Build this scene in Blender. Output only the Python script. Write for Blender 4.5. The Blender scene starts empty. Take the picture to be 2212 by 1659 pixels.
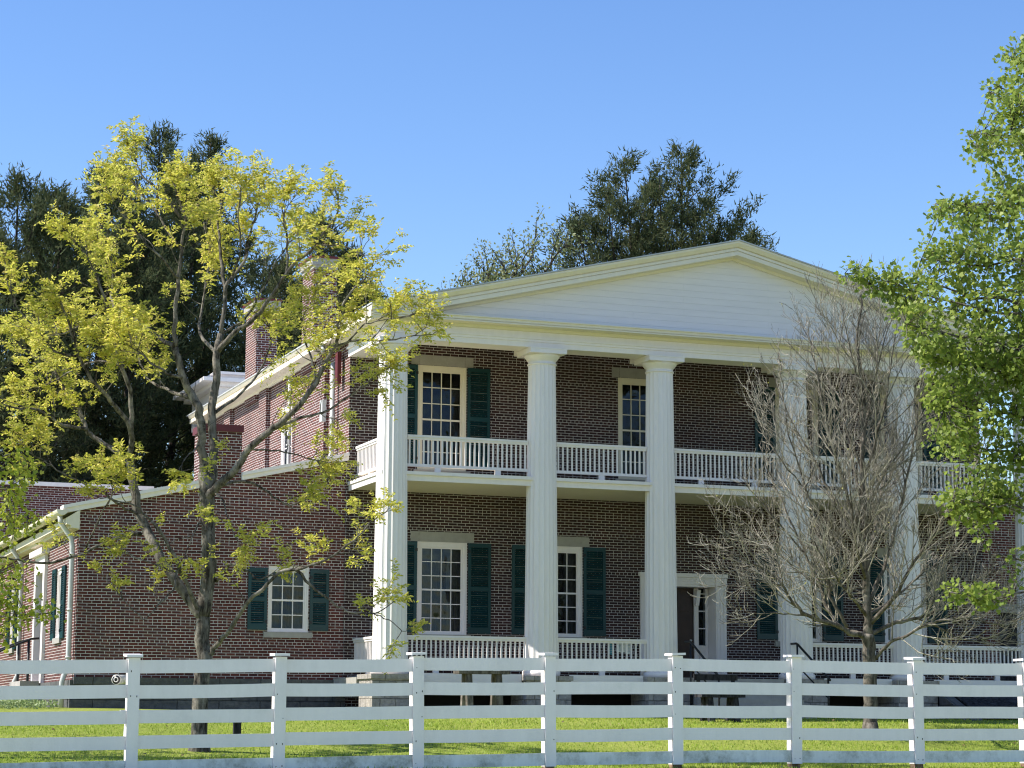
import bpy, math, random
import numpy as np
from mathutils import Vector, Matrix

S = bpy.context.scene
COL = S.collection
R = math.radians

# ---------------------------------------------------------------- camera
YAW, PIT, ROL = R(20.333), R(8.867), R(0.2653)
CAM = Vector((-15.0914, -48.7967, 1.0))
RIGHT = Vector((math.cos(YAW), -math.sin(YAW), 0))
FWD = Vector((math.sin(YAW), math.cos(YAW), 0))
UP = Vector((0, 0, 1))
cp, sp, cr, sr = math.cos(PIT), math.sin(PIT), math.cos(ROL), math.sin(ROL)
def lev(x, y, z): return RIGHT * x + UP * y + FWD * z
EX, EY, EZ = lev(cr, cp * sr, -sp * sr), lev(-sr, cp * cr, -sp * cr), lev(0, sp, cp)
cam_data = bpy.data.cameras.new('camera')
cam = bpy.data.objects.new('camera', cam_data)
COL.objects.link(cam)
M = Matrix.Identity(4)
for i, v in enumerate((EX, EY, -EZ)):
    for j in range(3): M[j][i] = v[j]
M.translation = CAM
cam.matrix_world = M
cam_data.sensor_fit = 'HORIZONTAL'
cam_data.sensor_width = 36
cam_data.lens = 77.0
cam_data.clip_start = 0.5
cam_data.clip_end = 5000
S.camera = cam

# ---------------------------------------------------------------- light
SUN_EL, SUN_BACK = R(45), R(14)
SUN = Vector((-math.cos(SUN_EL) * math.cos(SUN_BACK), math.cos(SUN_EL) * math.sin(SUN_BACK), math.sin(SUN_EL)))
world = bpy.data.worlds.new('World')
S.world = world
world.use_nodes = True
wn = world.node_tree
wn.nodes.clear()
sky = wn.nodes.new('ShaderNodeTexSky')
sky.sky_type = 'NISHITA'
sky.sun_disc = False
sky.sun_elevation = SUN_EL
sky.sun_rotation = math.atan2(SUN.x, SUN.y)
sky.altitude = 0
sky.air_density = 1.0
sky.dust_density = 0.1
sky.ozone_density = 1.5
bg = wn.nodes.new('ShaderNodeBackground')
bg.inputs['Strength'].default_value = 0.124
wo = wn.nodes.new('ShaderNodeOutputWorld')
hsv = wn.nodes.new('ShaderNodeHueSaturation')
hsv.inputs['Hue'].default_value = .511
hsv.inputs['Saturation'].default_value = 1.24
wn.links.new(sky.outputs[0], hsv.inputs['Color'])
wn.links.new(hsv.outputs[0], bg.inputs['Color'])
wn.links.new(bg.outputs[0], wo.inputs['Surface'])
sun_data = bpy.data.lights.new('sun', 'SUN')
sun_data.energy = 4.7
sun_data.angle = R(0.53)
sun_data.color = (1.0, 0.95, 0.86)
sun = bpy.data.objects.new('sun', sun_data)
COL.objects.link(sun)
sun.rotation_euler = SUN.to_track_quat('Z', 'Y').to_euler()
S.view_settings.view_transform = 'Standard'
S.view_settings.look = 'None'
S.view_settings.exposure = 0.76
S.view_settings.gamma = 1.0
S.cycles.filter_width = 1.15
S.cycles.max_bounces = 8
S.cycles.transparent_max_bounces = 12

# ---------------------------------------------------------------- helpers
def at(px, py, d):
    """point seen at (px, py) of a 2212 px wide photograph, d metres ahead of the camera"""
    k = 4032 / 2212 / 8624
    x, y = (px - 1106) * k, -(py - 829.5) * k
    r = EX * x + EY * y + EZ
    return CAM + r * (d / r.dot(FWD))

def tag(o, label=None, cat=None, group=None, kind=None):
    if label: o['label'] = label
    if cat: o['category'] = cat
    if group: o['group'] = group
    if kind: o['kind'] = kind
    return o

def empty(name, loc=(0, 0, 0), rz=0):
    o = bpy.data.objects.new(name, None)
    COL.objects.link(o)
    o.location = loc
    o.rotation_euler.z = rz
    return o

def link_mesh(name, me, mat, parent=None):
    o = bpy.data.objects.new(name, me)
    COL.objects.link(o)
    if mat: me.materials.append(mat)
    if parent: o.parent = parent
    return o

class MB:
    def __init__(self, M=None):
        self.v, self.f, self.M, self.sm = [], [], M, []
    def add(self, vs, fs, smooth=False):
        b = len(self.v)
        if self.M is not None: vs = [self.M @ Vector(p) for p in vs]
        self.v += [tuple(p) for p in vs]
        self.f += [tuple(i + b for i in f) for f in fs]
        self.sm += [smooth] * len(fs)
    def box(self, x0, x1, y0, y1, z0, z1):
        self.add([(x0, y0, z0), (x1, y0, z0), (x1, y1, z0), (x0, y1, z0), (x0, y0, z1), (x1, y0, z1), (x1, y1, z1), (x0, y1, z1)],
                 [(3, 2, 1, 0), (4, 5, 6, 7), (0, 1, 5, 4), (1, 2, 6, 5), (2, 3, 7, 6), (3, 0, 4, 7)])
    def hexa(self, p):      # eight corners in the order of box()
        self.add(p, [(3, 2, 1, 0), (4, 5, 6, 7), (0, 1, 5, 4), (1, 2, 6, 5), (2, 3, 7, 6), (3, 0, 4, 7)])
    def quad(self, a, b, c, d): self.add([a, b, c, d], [(0, 1, 2, 3)])
    def poly(self, pts): self.add(pts, [tuple(range(len(pts)))])
    def prism(self, A, B):  # two matching outlines joined
        n = len(A)
        self.add(list(A) + list(B), [tuple(range(n))[::-1], tuple(range(n, 2 * n))] + [(i, (i + 1) % n, n + (i + 1) % n, n + i) for i in range(n)])
    def tube(self, pts, rad, n=6, cap=True, smooth=True):
        pts = [Vector(p) for p in pts]
        m = len(pts)
        if not hasattr(rad, '__len__'): rad = [rad] * m
        vs, prev = [], None
        for i, p in enumerate(pts):
            t = (pts[min(i + 1, m - 1)] - pts[max(i - 1, 0)])
            if t.length < 1e-9: t = Vector((0, 0, 1))
            t.normalize()
            if prev is None:
                a = Vector((0, 0, 1)) if abs(t.z) < .9 else Vector((1, 0, 0))
                prev = t.cross(a).normalized()
            else:
                prev = (prev - t * prev.dot(t))
                prev = prev.normalized() if prev.length > 1e-6 else t.orthogonal().normalized()
            b = t.cross(prev)
            for k in range(n):
                a = 2 * math.pi * k / n
                vs.append(p + (prev * math.cos(a) + b * math.sin(a)) * rad[i])
        fs = [(i * n + k, i * n + (k + 1) % n, (i + 1) * n + (k + 1) % n, (i + 1) * n + k) for i in range(m - 1) for k in range(n)]
        if cap: fs += [tuple(range(n))[::-1], tuple(range((m - 1) * n, m * n))]
        self.add(vs, fs, smooth)
    def lathe(self, prof, c, n=32, smooth=True):
        vs = [(c[0] + r * math.cos(2 * math.pi * k / n), c[1] + r * math.sin(2 * math.pi * k / n), z) for r, z in prof for k in range(n)]
        m = len(prof)
        fs = [(i * n + k, i * n + (k + 1) % n, (i + 1) * n + (k + 1) % n, (i + 1) * n + k) for i in range(m - 1) for k in range(n)]
        fs += [tuple(range(n))[::-1], tuple(range((m - 1) * n, m * n))]
        self.add(vs, fs, smooth)
    def build(self, name, mat, parent=None):
        me = bpy.data.meshes.new(name)
        me.from_pydata(self.v, [], self.f)
        me.polygons.foreach_set('use_smooth', self.sm)
        me.update()
        return link_mesh(name, me, mat, parent)

def poly_cloud(name, V, mat, parent=None):
    """V: (n, k, 3) array, n loose faces of k corners"""
    V = np.asarray(V, dtype=np.float32)
    n, k, _ = V.shape
    me = bpy.data.meshes.new(name)
    me.vertices.add(n * k)
    me.vertices.foreach_set('co', V.reshape(-1))
    me.loops.add(n * k)
    me.loops.foreach_set('vertex_index', np.arange(n * k, dtype=np.int32))
    me.polygons.add(n)
    me.polygons.foreach_set('loop_start', np.arange(0, n * k, k, dtype=np.int32))
    me.update(calc_edges=True)
    return link_mesh(name, me, mat, parent)

# ---------------------------------------------------------------- materials
class NT:
    def __init__(self, name):
        self.m = bpy.data.materials.new(name)
        self.m.use_nodes = True
        self.t = self.m.node_tree
        self.t.nodes.clear()
        self.out = self.n('ShaderNodeOutputMaterial')
    def n(self, typ, **kw):
        o = self.t.nodes.new(typ)
        for k, v in kw.items(): setattr(o, k, v)
        return o
    def l(self, a, b): self.t.links.new(a, b)
    def val(self, node, **kw):
        for k, v in kw.items(): node.inputs[k.replace('_', ' ')].default_value = v
        return node
    def noise(self, scale, detail=4, vec=None, rough=.6):
        o = self.n('ShaderNodeTexNoise')
        o.inputs['Scale'].default_value = scale
        o.inputs['Detail'].default_value = detail
        o.inputs['Roughness'].default_value = rough
        if vec is not None: self.l(vec, o.inputs['Vector'])
        return o.outputs['Fac']
    def ramp(self, fac, stops):
        o = self.n('ShaderNodeValToRGB')
        e = o.color_ramp.elements
        while len(e) < len(stops): e.new(.5)
        for i, (p, c) in enumerate(stops):
            e[i].position = p
            e[i].color = (*c, 1) if len(c) == 3 else c
        self.l(fac, o.inputs[0])
        return o.outputs[0]
    def mix(self, fac, a, b, mode='MIX'):
        o = self.n('ShaderNodeMix', data_type='RGBA', blend_type=mode)
        for s, x in ((0, fac), (6, a), (7, b)):
            if hasattr(x, 'default_value'): self.l(x, o.inputs[s])
            else: o.inputs[s].default_value = x if s == 0 else ((*x, 1) if len(x) == 3 else x)
        return o.outputs[2]
    def math(self, op, a, b=None):
        o = self.n('ShaderNodeMath', operation=op)
        for s, x in ((0, a), (1, b)):
            if x is None: continue
            if hasattr(x, 'default_value'): self.l(x, o.inputs[s])
            else: o.inputs[s].default_value = x
        return o.outputs[0]
    def bump(self, h, dist, strength=1):
        o = self.n('ShaderNodeBump')
        o.inputs['Distance'].default_value = dist
        o.inputs['Strength'].default_value = strength
        self.l(h, o.inputs['Height'])
        return o.outputs[0]
    def pos(self): return self.n('ShaderNodeNewGeometry').outputs['Position']
    def wallvec(self):
        """(along the wall, up, 0) for upright faces of either direction"""
        g = self.n('ShaderNodeNewGeometry')
        s = self.n('ShaderNodeSeparateXYZ'); self.l(g.outputs['Position'], s.inputs[0])
        sn = self.n('ShaderNodeSeparateXYZ'); self.l(g.outputs['True Normal'], sn.inputs[0])
        k = self.math('GREATER_THAN', self.math('ABSOLUTE', sn.outputs[0]), .6)
        a = self.math('ADD', self.math('MULTIPLY', s.outputs[0], self.math('SUBTRACT', 1.0, k)), self.math('MULTIPLY', s.outputs[1], k))
        c = self.n('ShaderNodeCombineXYZ')
        self.l(a, c.inputs[0]); self.l(s.outputs[2], c.inputs[1])
        return c.outputs[0]
    def principled(self, color, rough=.6, normal=None, **kw):
        p = self.n('ShaderNodeBsdfPrincipled')
        if hasattr(color, 'default_value'): self.l(color, p.inputs['Base Color'])
        else: p.inputs['Base Color'].default_value = (*color, 1)
        if hasattr(rough, 'default_value'): self.l(rough, p.inputs['Roughness'])
        else: p.inputs['Roughness'].default_value = rough
        if normal is not None: self.l(normal, p.inputs['Normal'])
        for k, v in kw.items(): p.inputs[k.replace('_', ' ')].default_value = v
        return p
    def done(self, sh):
        self.l(sh.outputs[0] if hasattr(sh, 'outputs') else sh, self.out.inputs['Surface'])
        return self.m

def m_plain(name, c, rough=.6, var=.12, scale=3.0, bump=0.0, spec=.4, bscale=40):
    t = NT(name)
    p = t.pos()
    a = t.noise(scale, 5, p)
    col = t.mix(t.ramp(a, [(.3, (0, 0, 0)), (.72, (1, 1, 1))]), tuple(x * (1 - var) for x in c), tuple(min(1, x * (1 + var)) for x in c))
    nm = t.bump(t.noise(bscale, 3, p), bump) if bump else None
    return t.done(t.principled(col, rough, nm, Specular_IOR_Level=spec))

def m_brick(name, c1, c2, mortar):
    t = NT(name)
    v = t.wallvec()
    wob = t.n('ShaderNodeTexNoise'); t.val(wob, Scale=1.3, Detail=3.0); t.l(v, wob.inputs['Vector'])
    add = t.n('ShaderNodeVectorMath', operation='MULTIPLY_ADD')
    sub = t.n('ShaderNodeVectorMath', operation='SUBTRACT'); t.l(wob.outputs['Color'], sub.inputs[0]); sub.inputs[1].default_value = (.5, .5, .5)
    t.l(sub.outputs[0], add.inputs[0]); add.inputs[1].default_value = (.03, .016, 0); t.l(v, add.inputs[2])
    b = t.n('ShaderNodeTexBrick', offset=.5, offset_frequency=2, squash=.5, squash_frequency=7)
    t.l(add.outputs[0], b.inputs['Vector'])
    b.inputs['Color1'].default_value = (*c1, 1); b.inputs['Color2'].default_value = (*c2, 1); b.inputs['Mortar'].default_value = (*mortar, 1)
    t.val(b, Scale=1.0, Mortar_Size=.0066, Mortar_Smooth=.15, Bias=-.1, Brick_Width=.222, Row_Height=.0687)
    big = t.noise(.55, 5, v)
    c = t.mix(.85, b.outputs['Color'], t.ramp(big, [(.25, (.62, .60, .62)), (.55, (1, 1, 1)), (.8, (1.15, 1.08, 1.05))]), 'MULTIPLY')
    fine = t.noise(26, 4, v)
    c = t.mix(.5, c, t.ramp(fine, [(.3, (.6, .6, .6)), (.7, (1.25, 1.25, 1.25))]), 'MULTIPLY')
    h = t.math('ADD', t.math('MULTIPLY', b.outputs['Fac'], -1.0), t.math('MULTIPLY', fine, .35))
    return t.done(t.principled(c, .85, t.bump(h, .006), Specular_IOR_Level=.25))

def m_stone(name, c1, c2, mortar, bw, rh, ms=.012):
    t = NT(name)
    v = t.wallvec()
    wob = t.n('ShaderNodeTexNoise'); t.val(wob, Scale=3.0, Detail=3.0); t.l(v, wob.inputs['Vector'])
    sub = t.n('ShaderNodeVectorMath', operation='SUBTRACT'); t.l(wob.outputs['Color'], sub.inputs[0]); sub.inputs[1].default_value = (.5, .5, .5)
    add = t.n('ShaderNodeVectorMath', operation='MULTIPLY_ADD')
    t.l(sub.outputs[0], add.inputs[0]); add.inputs[1].default_value = (.09, .05, 0); t.l(v, add.inputs[2])
    b = t.n('ShaderNodeTexBrick', offset=.42, offset_frequency=2, squash=1.6, squash_frequency=2)
    t.l(add.outputs[0], b.inputs['Vector'])
    b.inputs['Color1'].default_value = (*c1, 1); b.inputs['Color2'].default_value = (*c2, 1); b.inputs['Mortar'].default_value = (*mortar, 1)
    t.val(b, Scale=1.0, Mortar_Size=ms, Mortar_Smooth=.6, Bias=0.0, Brick_Width=bw, Row_Height=rh)
    n1 = t.noise(7, 8, v, .7)
    c = t.mix(.8, b.outputs['Color'], t.ramp(n1, [(.3, (.5, .5, .5)), (.7, (1.3, 1.28, 1.2))]), 'MULTIPLY')
    h = t.math('ADD', t.math('MULTIPLY', b.outputs['Fac'], -1.2), t.math('MULTIPLY', n1, 1.3))
    return t.done(t.principled(c, .9, t.bump(h, .03), Specular_IOR_Level=.2))

def m_paint(name, c, var=.06, boards=None, dirt=0, rough=.5):
    t = NT(name)
    p = t.pos()
    st = t.n('ShaderNodeMapping'); t.l(p, st.inputs[0]); st.inputs['Scale'].default_value = (.6, 3, 5) if boards else (3, 3, .35)
    a = t.noise(2.2, 6, st.outputs[0])
    col = t.mix(t.ramp(a, [(.35, (0, 0, 0)), (.7, (1, 1, 1))]), tuple(x * (1 - var) for x in c), tuple(min(.95, x * (1 + var)) for x in c))
    if dirt:
        d = t.noise(1.1, 7, p, .7)
        fine = t.noise(14, 6, p, .7)
        k = t.math('MULTIPLY', t.ramp(d, [(.47, (0, 0, 0)), (.66, (1, 1, 1))]), t.ramp(fine, [(.3, (.25, .25, .25)), (.65, (1, 1, 1))]))
        col = t.mix(t.math('MULTIPLY', k, dirt), col, (.19, .20, .16))
    h = t.noise(30, 3, p)
    nm = t.bump(h, .002)
    if boards:
        b = t.n('ShaderNodeTexBrick', offset=.37)
        t.l(t.wallvec(), b.inputs['Vector'])
        t.val(b, Scale=1.0, Mortar_Size=.0025, Mortar_Smooth=.3, Brick_Width=3.7, Row_Height=boards)
        nm = t.bump(t.math('MULTIPLY', b.outputs['Fac'], -1.0), .003)
        col = t.mix(t.math('MULTIPLY', b.outputs['Fac'], .3), col, (.67, .66, .62))
    return t.done(t.principled(col, rough, nm, Specular_IOR_Level=.35))

def m_leaf(name, cols, trans=.45, rough=.5, spec=.3):
    """leaf: colour differs leaf by leaf; thin, lets light through"""
    t = NT(name)
    g = t.n('ShaderNodeNewGeometry')
    c = t.ramp(g.outputs['Random Per Island'], [(i / (len(cols) - 1), k) for i, k in enumerate(cols)])
    big = t.noise(.8, 2, g.outputs['Position'])
    c = t.mix(.5, c, t.ramp(big, [(.3, (.75, .78, .8)), (.7, (1.2, 1.18, 1.0))]), 'MULTIPLY')
    d = t.principled(c, rough, None, Specular_IOR_Level=spec)
    tr = t.n('ShaderNodeBsdfTranslucent'); t.l(c, tr.inputs[0])
    mx = t.n('ShaderNodeMixShader'); mx.inputs[0].default_value = trans
    t.l(d.outputs[0], mx.inputs[1]); t.l(tr.outputs[0], mx.inputs[2])
    return t.done(mx)

def m_bark(name, c1, c2, scale=1.0, bump=.02):
    t = NT(name)
    p = t.pos()
    mp = t.n('ShaderNodeMapping'); t.l(p, mp.inputs[0]); mp.inputs['Scale'].default_value = (14 * scale, 14 * scale, 3 * scale)
    a = t.noise(1.0, 7, mp.outputs[0], .7)
    li = t.noise(2.6, 5, p, .65)
    c = t.ramp(a, [(.40, c1), (.60, c2)])
    c = t.mix(t.ramp(li, [(.52, (0, 0, 0)), (.66, (.75, .75, .75))]), c, tuple(x * 1.7 + .02 for x in c2))
    return t.done(t.principled(c, .95, t.bump(a, bump), Specular_IOR_Level=.1))

def m_glass(name):
    t = NT(name)
    fr = t.n('ShaderNodeFresnel'); fr.inputs['IOR'].default_value = 1.5
    k = t.math('ADD', t.math('MULTIPLY', fr.outputs[0], 1.0), .03)
    tr = t.n('ShaderNodeBsdfTransparent'); tr.inputs[0].default_value = (.72, .76, .74, 1)
    gl = t.n('ShaderNodeBsdfGlossy'); gl.inputs['Roughness'].default_value = .02; gl.inputs['Color'].default_value = (.32, .36, .42, 1)
    nz = t.noise(1.7, 2, t.pos())
    t.l(t.bump(nz, .02), gl.inputs['Normal'])
    mx = t.n('ShaderNodeMixShader'); t.l(k, mx.inputs[0]); t.l(tr.outputs[0], mx.inputs[1]); t.l(gl.outputs[0], mx.inputs[2])
    return t.done(mx)

def m_ground(name):
    t = NT(name)
    p = t.pos()
    a = t.noise(.35, 6, p, .6); b = t.noise(9, 6, p, .7)
    c = t.mix(t.ramp(a, [(.35, (0, 0, 0)), (.68, (1, 1, 1))]), (.20, .26, .045), (.31, .34, .085))
    c = t.mix(.7, c, t.ramp(b, [(.3, (.55, .6, .5)), (.7, (1.3, 1.25, 1.1))]), 'MULTIPLY')
    return t.done(t.principled(c, .95, t.bump(b, .05), Specular_IOR_Level=.1))

MAT = dict(
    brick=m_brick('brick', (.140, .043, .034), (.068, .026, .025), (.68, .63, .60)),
    brick_dark=m_brick('brick_porch', (.062, .029, .026), (.033, .019, .020), (.60, .56, .53)),  # darker brick tones, for the porch wall and corner strip
    stone=m_stone('grey_stone', (.15, .15, .15), (.10, .103, .11), (.07, .07, .07), .62, .31),
    rubble=m_stone('pale_rubble', (.44, .40, .37), (.33, .31, .30), (.26, .24, .22), .38, .2),
    ashlar=m_plain('cut_stone', (.36, .34, .31), .85, .1, 5, .004),
    white=m_paint('cream_white_paint', (.84, .78, .755), .03),
    cream=m_paint('cream_paint', (.79, .715, .57), .03),
    board=m_paint('white_board_paint', (.78, .735, .72), .03, boards=.16),
    fence=m_paint('fence_paint', (.85, .79, .80), .03, dirt=.12),
    fence_low=m_paint('stained_fence_paint', (.74, .75, .76), .08, dirt=.95),
    wood_raw=m_bark('bare_wood', (.10, .065, .045), (.24, .16, .11), 1, .01),
    wood_old=m_bark('weathered_wood', (.07, .06, .05), (.17, .15, .125), 1, .008),
    wood_dark=m_bark('dark_wood', (.015, .015, .017), (.045, .045, .05), 1, .006),
    shutter=m_plain('green_shutter_paint', (.002, .040, .046), .4, .15, 2),
    door=m_plain('dark_door', (.035, .016, .013), .4, .3, 3),
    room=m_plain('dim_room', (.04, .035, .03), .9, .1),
    curtain=m_plain('curtain_cloth', (.15, .14, .13), .9, .25, 9),
    drape=m_plain('blue_drape', (.035, .04, .065), .9, .25, 9),
    blind=m_plain('pale_blind', (.55, .54, .5), .8, .06),
    glass=m_glass('window_glass'),
    metal=m_plain('painted_metal', (.52, .52, .50), .4, .05),
    roofing=m_plain('grey_roofing', (.45, .46, .46), .6, .12, 2),
    red=m_plain('dark_red_metal', (.11, .014, .018), .5, .15),
    iron=m_plain('black_iron', (.012, .012, .014), .45, .2),
    black=m_plain('black_plastic', (.01, .01, .012), .3, .1),
    soil=m_plain('dark_soil', (.06, .045, .033), .95, .35, 4, .03),
    paper=m_plain('paper', (.88, .89, .90), .7, .05),
    blue=m_plain('blue_print', (.10, .32, .45), .7, .2, 30),
    ground=m_ground('lawn_ground'),
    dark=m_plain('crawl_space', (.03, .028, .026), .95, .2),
)

# ---------------------------------------------------------------- ground
PROF = [(-3000, -3.0), (-300, -2.2), (-49, -.6), (-30, -.25), (-18, .1), (-13.4, .27), (-8.4, .46), (-5.2, .98), (-1.5, 1.22), (3, 1.36), (20, 1.5), (300, 2.0), (3000, 2.0)]
def gz(u, v):
    for (a, za), (b, zb) in zip(PROF, PROF[1:]):
        if v <= b:
            t = (v - a) / (b - a)
            return za + (zb - za) * t
    return PROF[-1][1]
def gzs(u, v): return (gz(u, v - .9) + gz(u, v) + gz(u, v + .9)) / 3 + .02 * math.sin(u * .9 + v * .5) * math.exp(-((v + 8) / 30) ** 2)

us = sorted(set([-3000, -1000, -400, -150, -80, -50] + [x * .8 for x in range(-50, 56)] + [60, 90, 150, 400, 1000, 3000]))
vs_ = sorted(set([-3000, -1000, -300, -120, -70] + [x * .5 for x in range(-110, 20)] + [12, 15, 20, 30, 50, 80, 120, 300, 1000, 3000]))
g = MB()
g.add([(u, v, gzs(u, v)) for v in vs_ for u in us],
      [(j * len(us) + i, j * len(us) + i + 1, (j + 1) * len(us) + i + 1, (j + 1) * len(us) + i) for j in range(len(vs_) - 1) for i in range(len(us) - 1)], True)
tag(g.build('ground', MAT['ground']), kind='structure')

gv = MB()
gu = [x * 6.0 for x in range(-16, 17)]
gvv = [-60, -52, -49, -44, -40, -36, -32, -28, -25, -22]
gv.add([(u, v + (.5 * math.sin(u * .21) if v in (-60, -22) else 0), gzs(u, v) + .006) for v in gvv for u in gu],
       [(j * len(gu) + i, j * len(gu) + i + 1, (j + 1) * len(gu) + i + 1, (j + 1) * len(gu) + i) for j in range(len(gvv) - 1) for i in range(len(gu) - 1)], True)
tag(gv.build('gravel_bounce_sheet', m_plain('bounce_gravel', (.48, .44, .40), .95, .2, 25, .01)), kind='structure')  # unseen pale sheet, added to bounce light onto fence and facade

b = MB()
pts_u = [x * .5 for x in range(-16, 42)]
rng = random.Random(3)
front = [(-1.35 if u > -.8 else (1.6 if u > -2.5 else 2.4)) + rng.uniform(-.1, .1) for u in pts_u]
vsx = []
for u, f in zip(pts_u, front):
    for k in range(5):
        v = f + (2.5 - f) * k / 4
        vsx.append((u, v, gzs(u, v) + .012))
b.add(vsx, [(i * 5 + k, (i + 1) * 5 + k, (i + 1) * 5 + k + 1, i * 5 + k + 1) for i in range(len(pts_u) - 1) for k in range(4)], True)
tag(b.build('bare_soil', MAT['soil']), kind='structure')

# ---------------------------------------------------------------- building helpers
FRONT = 2.7           # depth of the porch wall and of the side wing's front
MF = Matrix.Identity(4)
def side_matrix(u):   # wall seen from the left: local x runs back along +v reversed, local y goes into the wall
    m = Matrix.Identity(4)
    m[0][0], m[0][1], m[0][3] = 0, 1, u
    m[1][0], m[1][1], m[1][3] = -1, 0, 0
    return m

def wall(mb, x0, x1, z0, z1, y, openings, reveal=.16):
    xs = sorted({x0, x1, *[o[0] for o in openings], *[o[1] for o in openings]})
    zs = sorted({z0, z1, *[o[2] for o in openings], *[o[3] for o in openings]})
    for i in range(len(xs) - 1):
        for j in range(len(zs) - 1):
            cx, cz = (xs[i] + xs[i + 1]) / 2, (zs[j] + zs[j + 1]) / 2
            if any(o[0] < cx < o[1] and o[2] < cz < o[3] for o in openings): continue
            mb.quad((xs[i], y, zs[j]), (xs[i + 1], y, zs[j]), (xs[i + 1], y, zs[j + 1]), (xs[i], y, zs[j + 1]))
    for a, b_, c, d in openings:
        r = y + reveal
        mb.quad((a, y, c), (a, r, c), (a, r, d), (a, y, d)); mb.quad((b_, y, c), (b_, r, c), (b_, r, d), (b_, y, d))
        mb.quad((a, y, d), (a, r, d), (b_, r, d), (b_, y, d)); mb.quad((a, y, c), (a, r, c), (b_, r, c), (b_, y, c))

def ring(mb, x0, x1, z0, z1, w, y0, y1, wt=None, wb=None):
    wt = w if wt is None else wt; wb = w if wb is None else wb
    mb.box(x0, x0 + w, y0, y1, z0, z1); mb.box(x1 - w, x1, y0, y1, z0, z1)
    mb.box(x0 + w, x1 - w, y0, y1, z1 - wt, z1); mb.box(x0 + w, x1 - w, y0, y1, z0, z0 + wb)

def curtain_mesh(M, x0, x1, y, z0, z1, folds=9, amp=.035):
    mb = MB(M)
    n = folds * 6
    vs = []
    for i in range(n + 1):
        x = x0 + (x1 - x0) * i / n
        vs += [(x, y + amp * math.sin(i / 6 * 2 * math.pi), z0), (x, y + amp * math.sin(i / 6 * 2 * math.pi), z1)]
    mb.add(vs, [(2 * i, 2 * i + 2, 2 * i + 3, 2 * i + 1) for i in range(n)], True)
    return mb

def make_window(parent, M, cx, y, z0, z1, w, cols, rows, meet, lintel=None, sill=True, shutters=(), sh_z=None, dress=None, casing=.14, frame_mat='white'):
    """glass w wide from z0 to z1 centred on cx in a wall at local depth y"""
    x0, x1 = cx - w / 2, cx + w / 2
    f = MB(M)
    ring(f, x0 - casing, x1 + casing, z0 - .06, z1 + .13, casing - .03, y + .03, y + .13, wt=.12, wb=.055)
    ring(f, x0 - casing, x1 + casing, z0 - .06, z1 + .16, .045, y + .004, y + .05, wt=.045, wb=.02)
    win = f.build('window', MAT[frame_mat], parent)
    s = MB(M)
    ring(s, x0 - .031, x1 + .031, z0 - .006, z1 + .011, .035, y + .06, y + .1)
    for i in range(1, cols):
        x = x0 + w * i / cols
        s.box(x - .011, x + .011, y + .07, y + .096, z0 + .029, z1 - .024)
    for j in range(1, rows):
        z = z0 + (z1 - z0) * j / rows
        if j == meet: s.box(x0 + .004, x1 - .004, y + .055, y + .101, z - .022, z + .022)
        else:
            for i in range(cols):
                a, c = x0 + w * i / cols, x0 + w * (i + 1) / cols
                s.box(a + .0115, c - .0115, y + .072, y + .094, z - .011, z + .011)
    s.build('sash', MAT[frame_mat], win)
    p = MB(M)
    p.quad((x0, y + .085, z0), (x1, y + .085, z0), (x1, y + .085, z1), (x0, y + .085, z1))
    p.build('pane', MAT['glass'], win)
    if sill:
        q = MB(M); q.box(x0 - casing - .1, x1 + casing + .1, y - .06, y + .15, z0 - .2, z0 - .063); q.build('sill', MAT['ashlar'], win)
    if lintel:
        q = MB(M); a, c, e, h = lintel
        q.box(a, a + .215, y - .006, y + .1, e, h); q.box(a + .221, c - .221, y - .012, y + .1, e, h); q.box(c - .215, c, y - .006, y + .1, e, h)
        q.build('lintel', MAT['ashlar'], win)
    if dress == 'curtains':
        curtain_mesh(M, x0 - .1, x0 + w * .3, y + .28, z0 - .1, z1 + .1).build('curtain', MAT['curtain'], win)
        curtain_mesh(M, x1 - w * .3, x1 + .1, y + .28, z0 - .1, z1 + .1).build('curtain', MAT['curtain'], win)
        curtain_mesh(M, x0 + w * .28, x1 - w * .28, y + .33, z0 - .1, z1 + .1, 5).build('inner_drape', MAT['drape'], win)
        q = MB(M); q.quad((x0 - .1, y + .22, z1 - .30), (x1 + .1, y + .22, z1 - .30), (x1 + .1, y + .22, z1 + .1), (x0 - .1, y + .22, z1 + .1)); q.build('blind', MAT['curtain'], win)
    if dress == 'drapes':
        curtain_mesh(M, x0 - .1, x0 + w * .22, y + .28, z0 - .1, z1 + .1).build('curtain', MAT['drape'], win)
        curtain_mesh(M, x1 - w * .25, x1 + .1, y + .28, z0 - .1, z1 + .1).build('curtain', MAT['curtain'], win)
    for a, c in shutters:
        h = MB(M)
        e, t = sh_z or (z0 - .02, z1 + .13)
        mid = e + (t - e) * .49
        ring(h, a, c, e, t, .075, y - .05, y - .012, wt=.1, wb=.14)
        h.box(a + .0755, c - .0755, y - .049, y - .013, mid - .05, mid + .05)
        for lo, hi in ((e + .14, mid - .05), (mid + .05, t - .1)):
            n = max(3, int((hi - lo) / .052))
            for k in range(n):
                z = lo + (hi - lo) * (k + .5) / n
                h.hexa([(a + .0755, y - .046, z - .026), (c - .0755, y - .046, z - .026), (c - .0755, y - .016, z + .012), (a + .0755, y - .016, z + .012),
                        (a + .0755, y - .046, z - .018), (c - .0755, y - .046, z - .018), (c - .0755, y - .016, z + .020), (a + .0755, y - .016, z + .020)])
        so = h.build('shutter', MAT['shutter'], parent)
        hx = c - .02 if c < cx else a + .02
        for z in (e + .2, t - .2):
            k = MB(M); k.box(hx - .03, hx + .03, y - .062, y - .0505, z - .035, z + .035); k.build('hinge', MAT['iron'], so)
    return win

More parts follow.
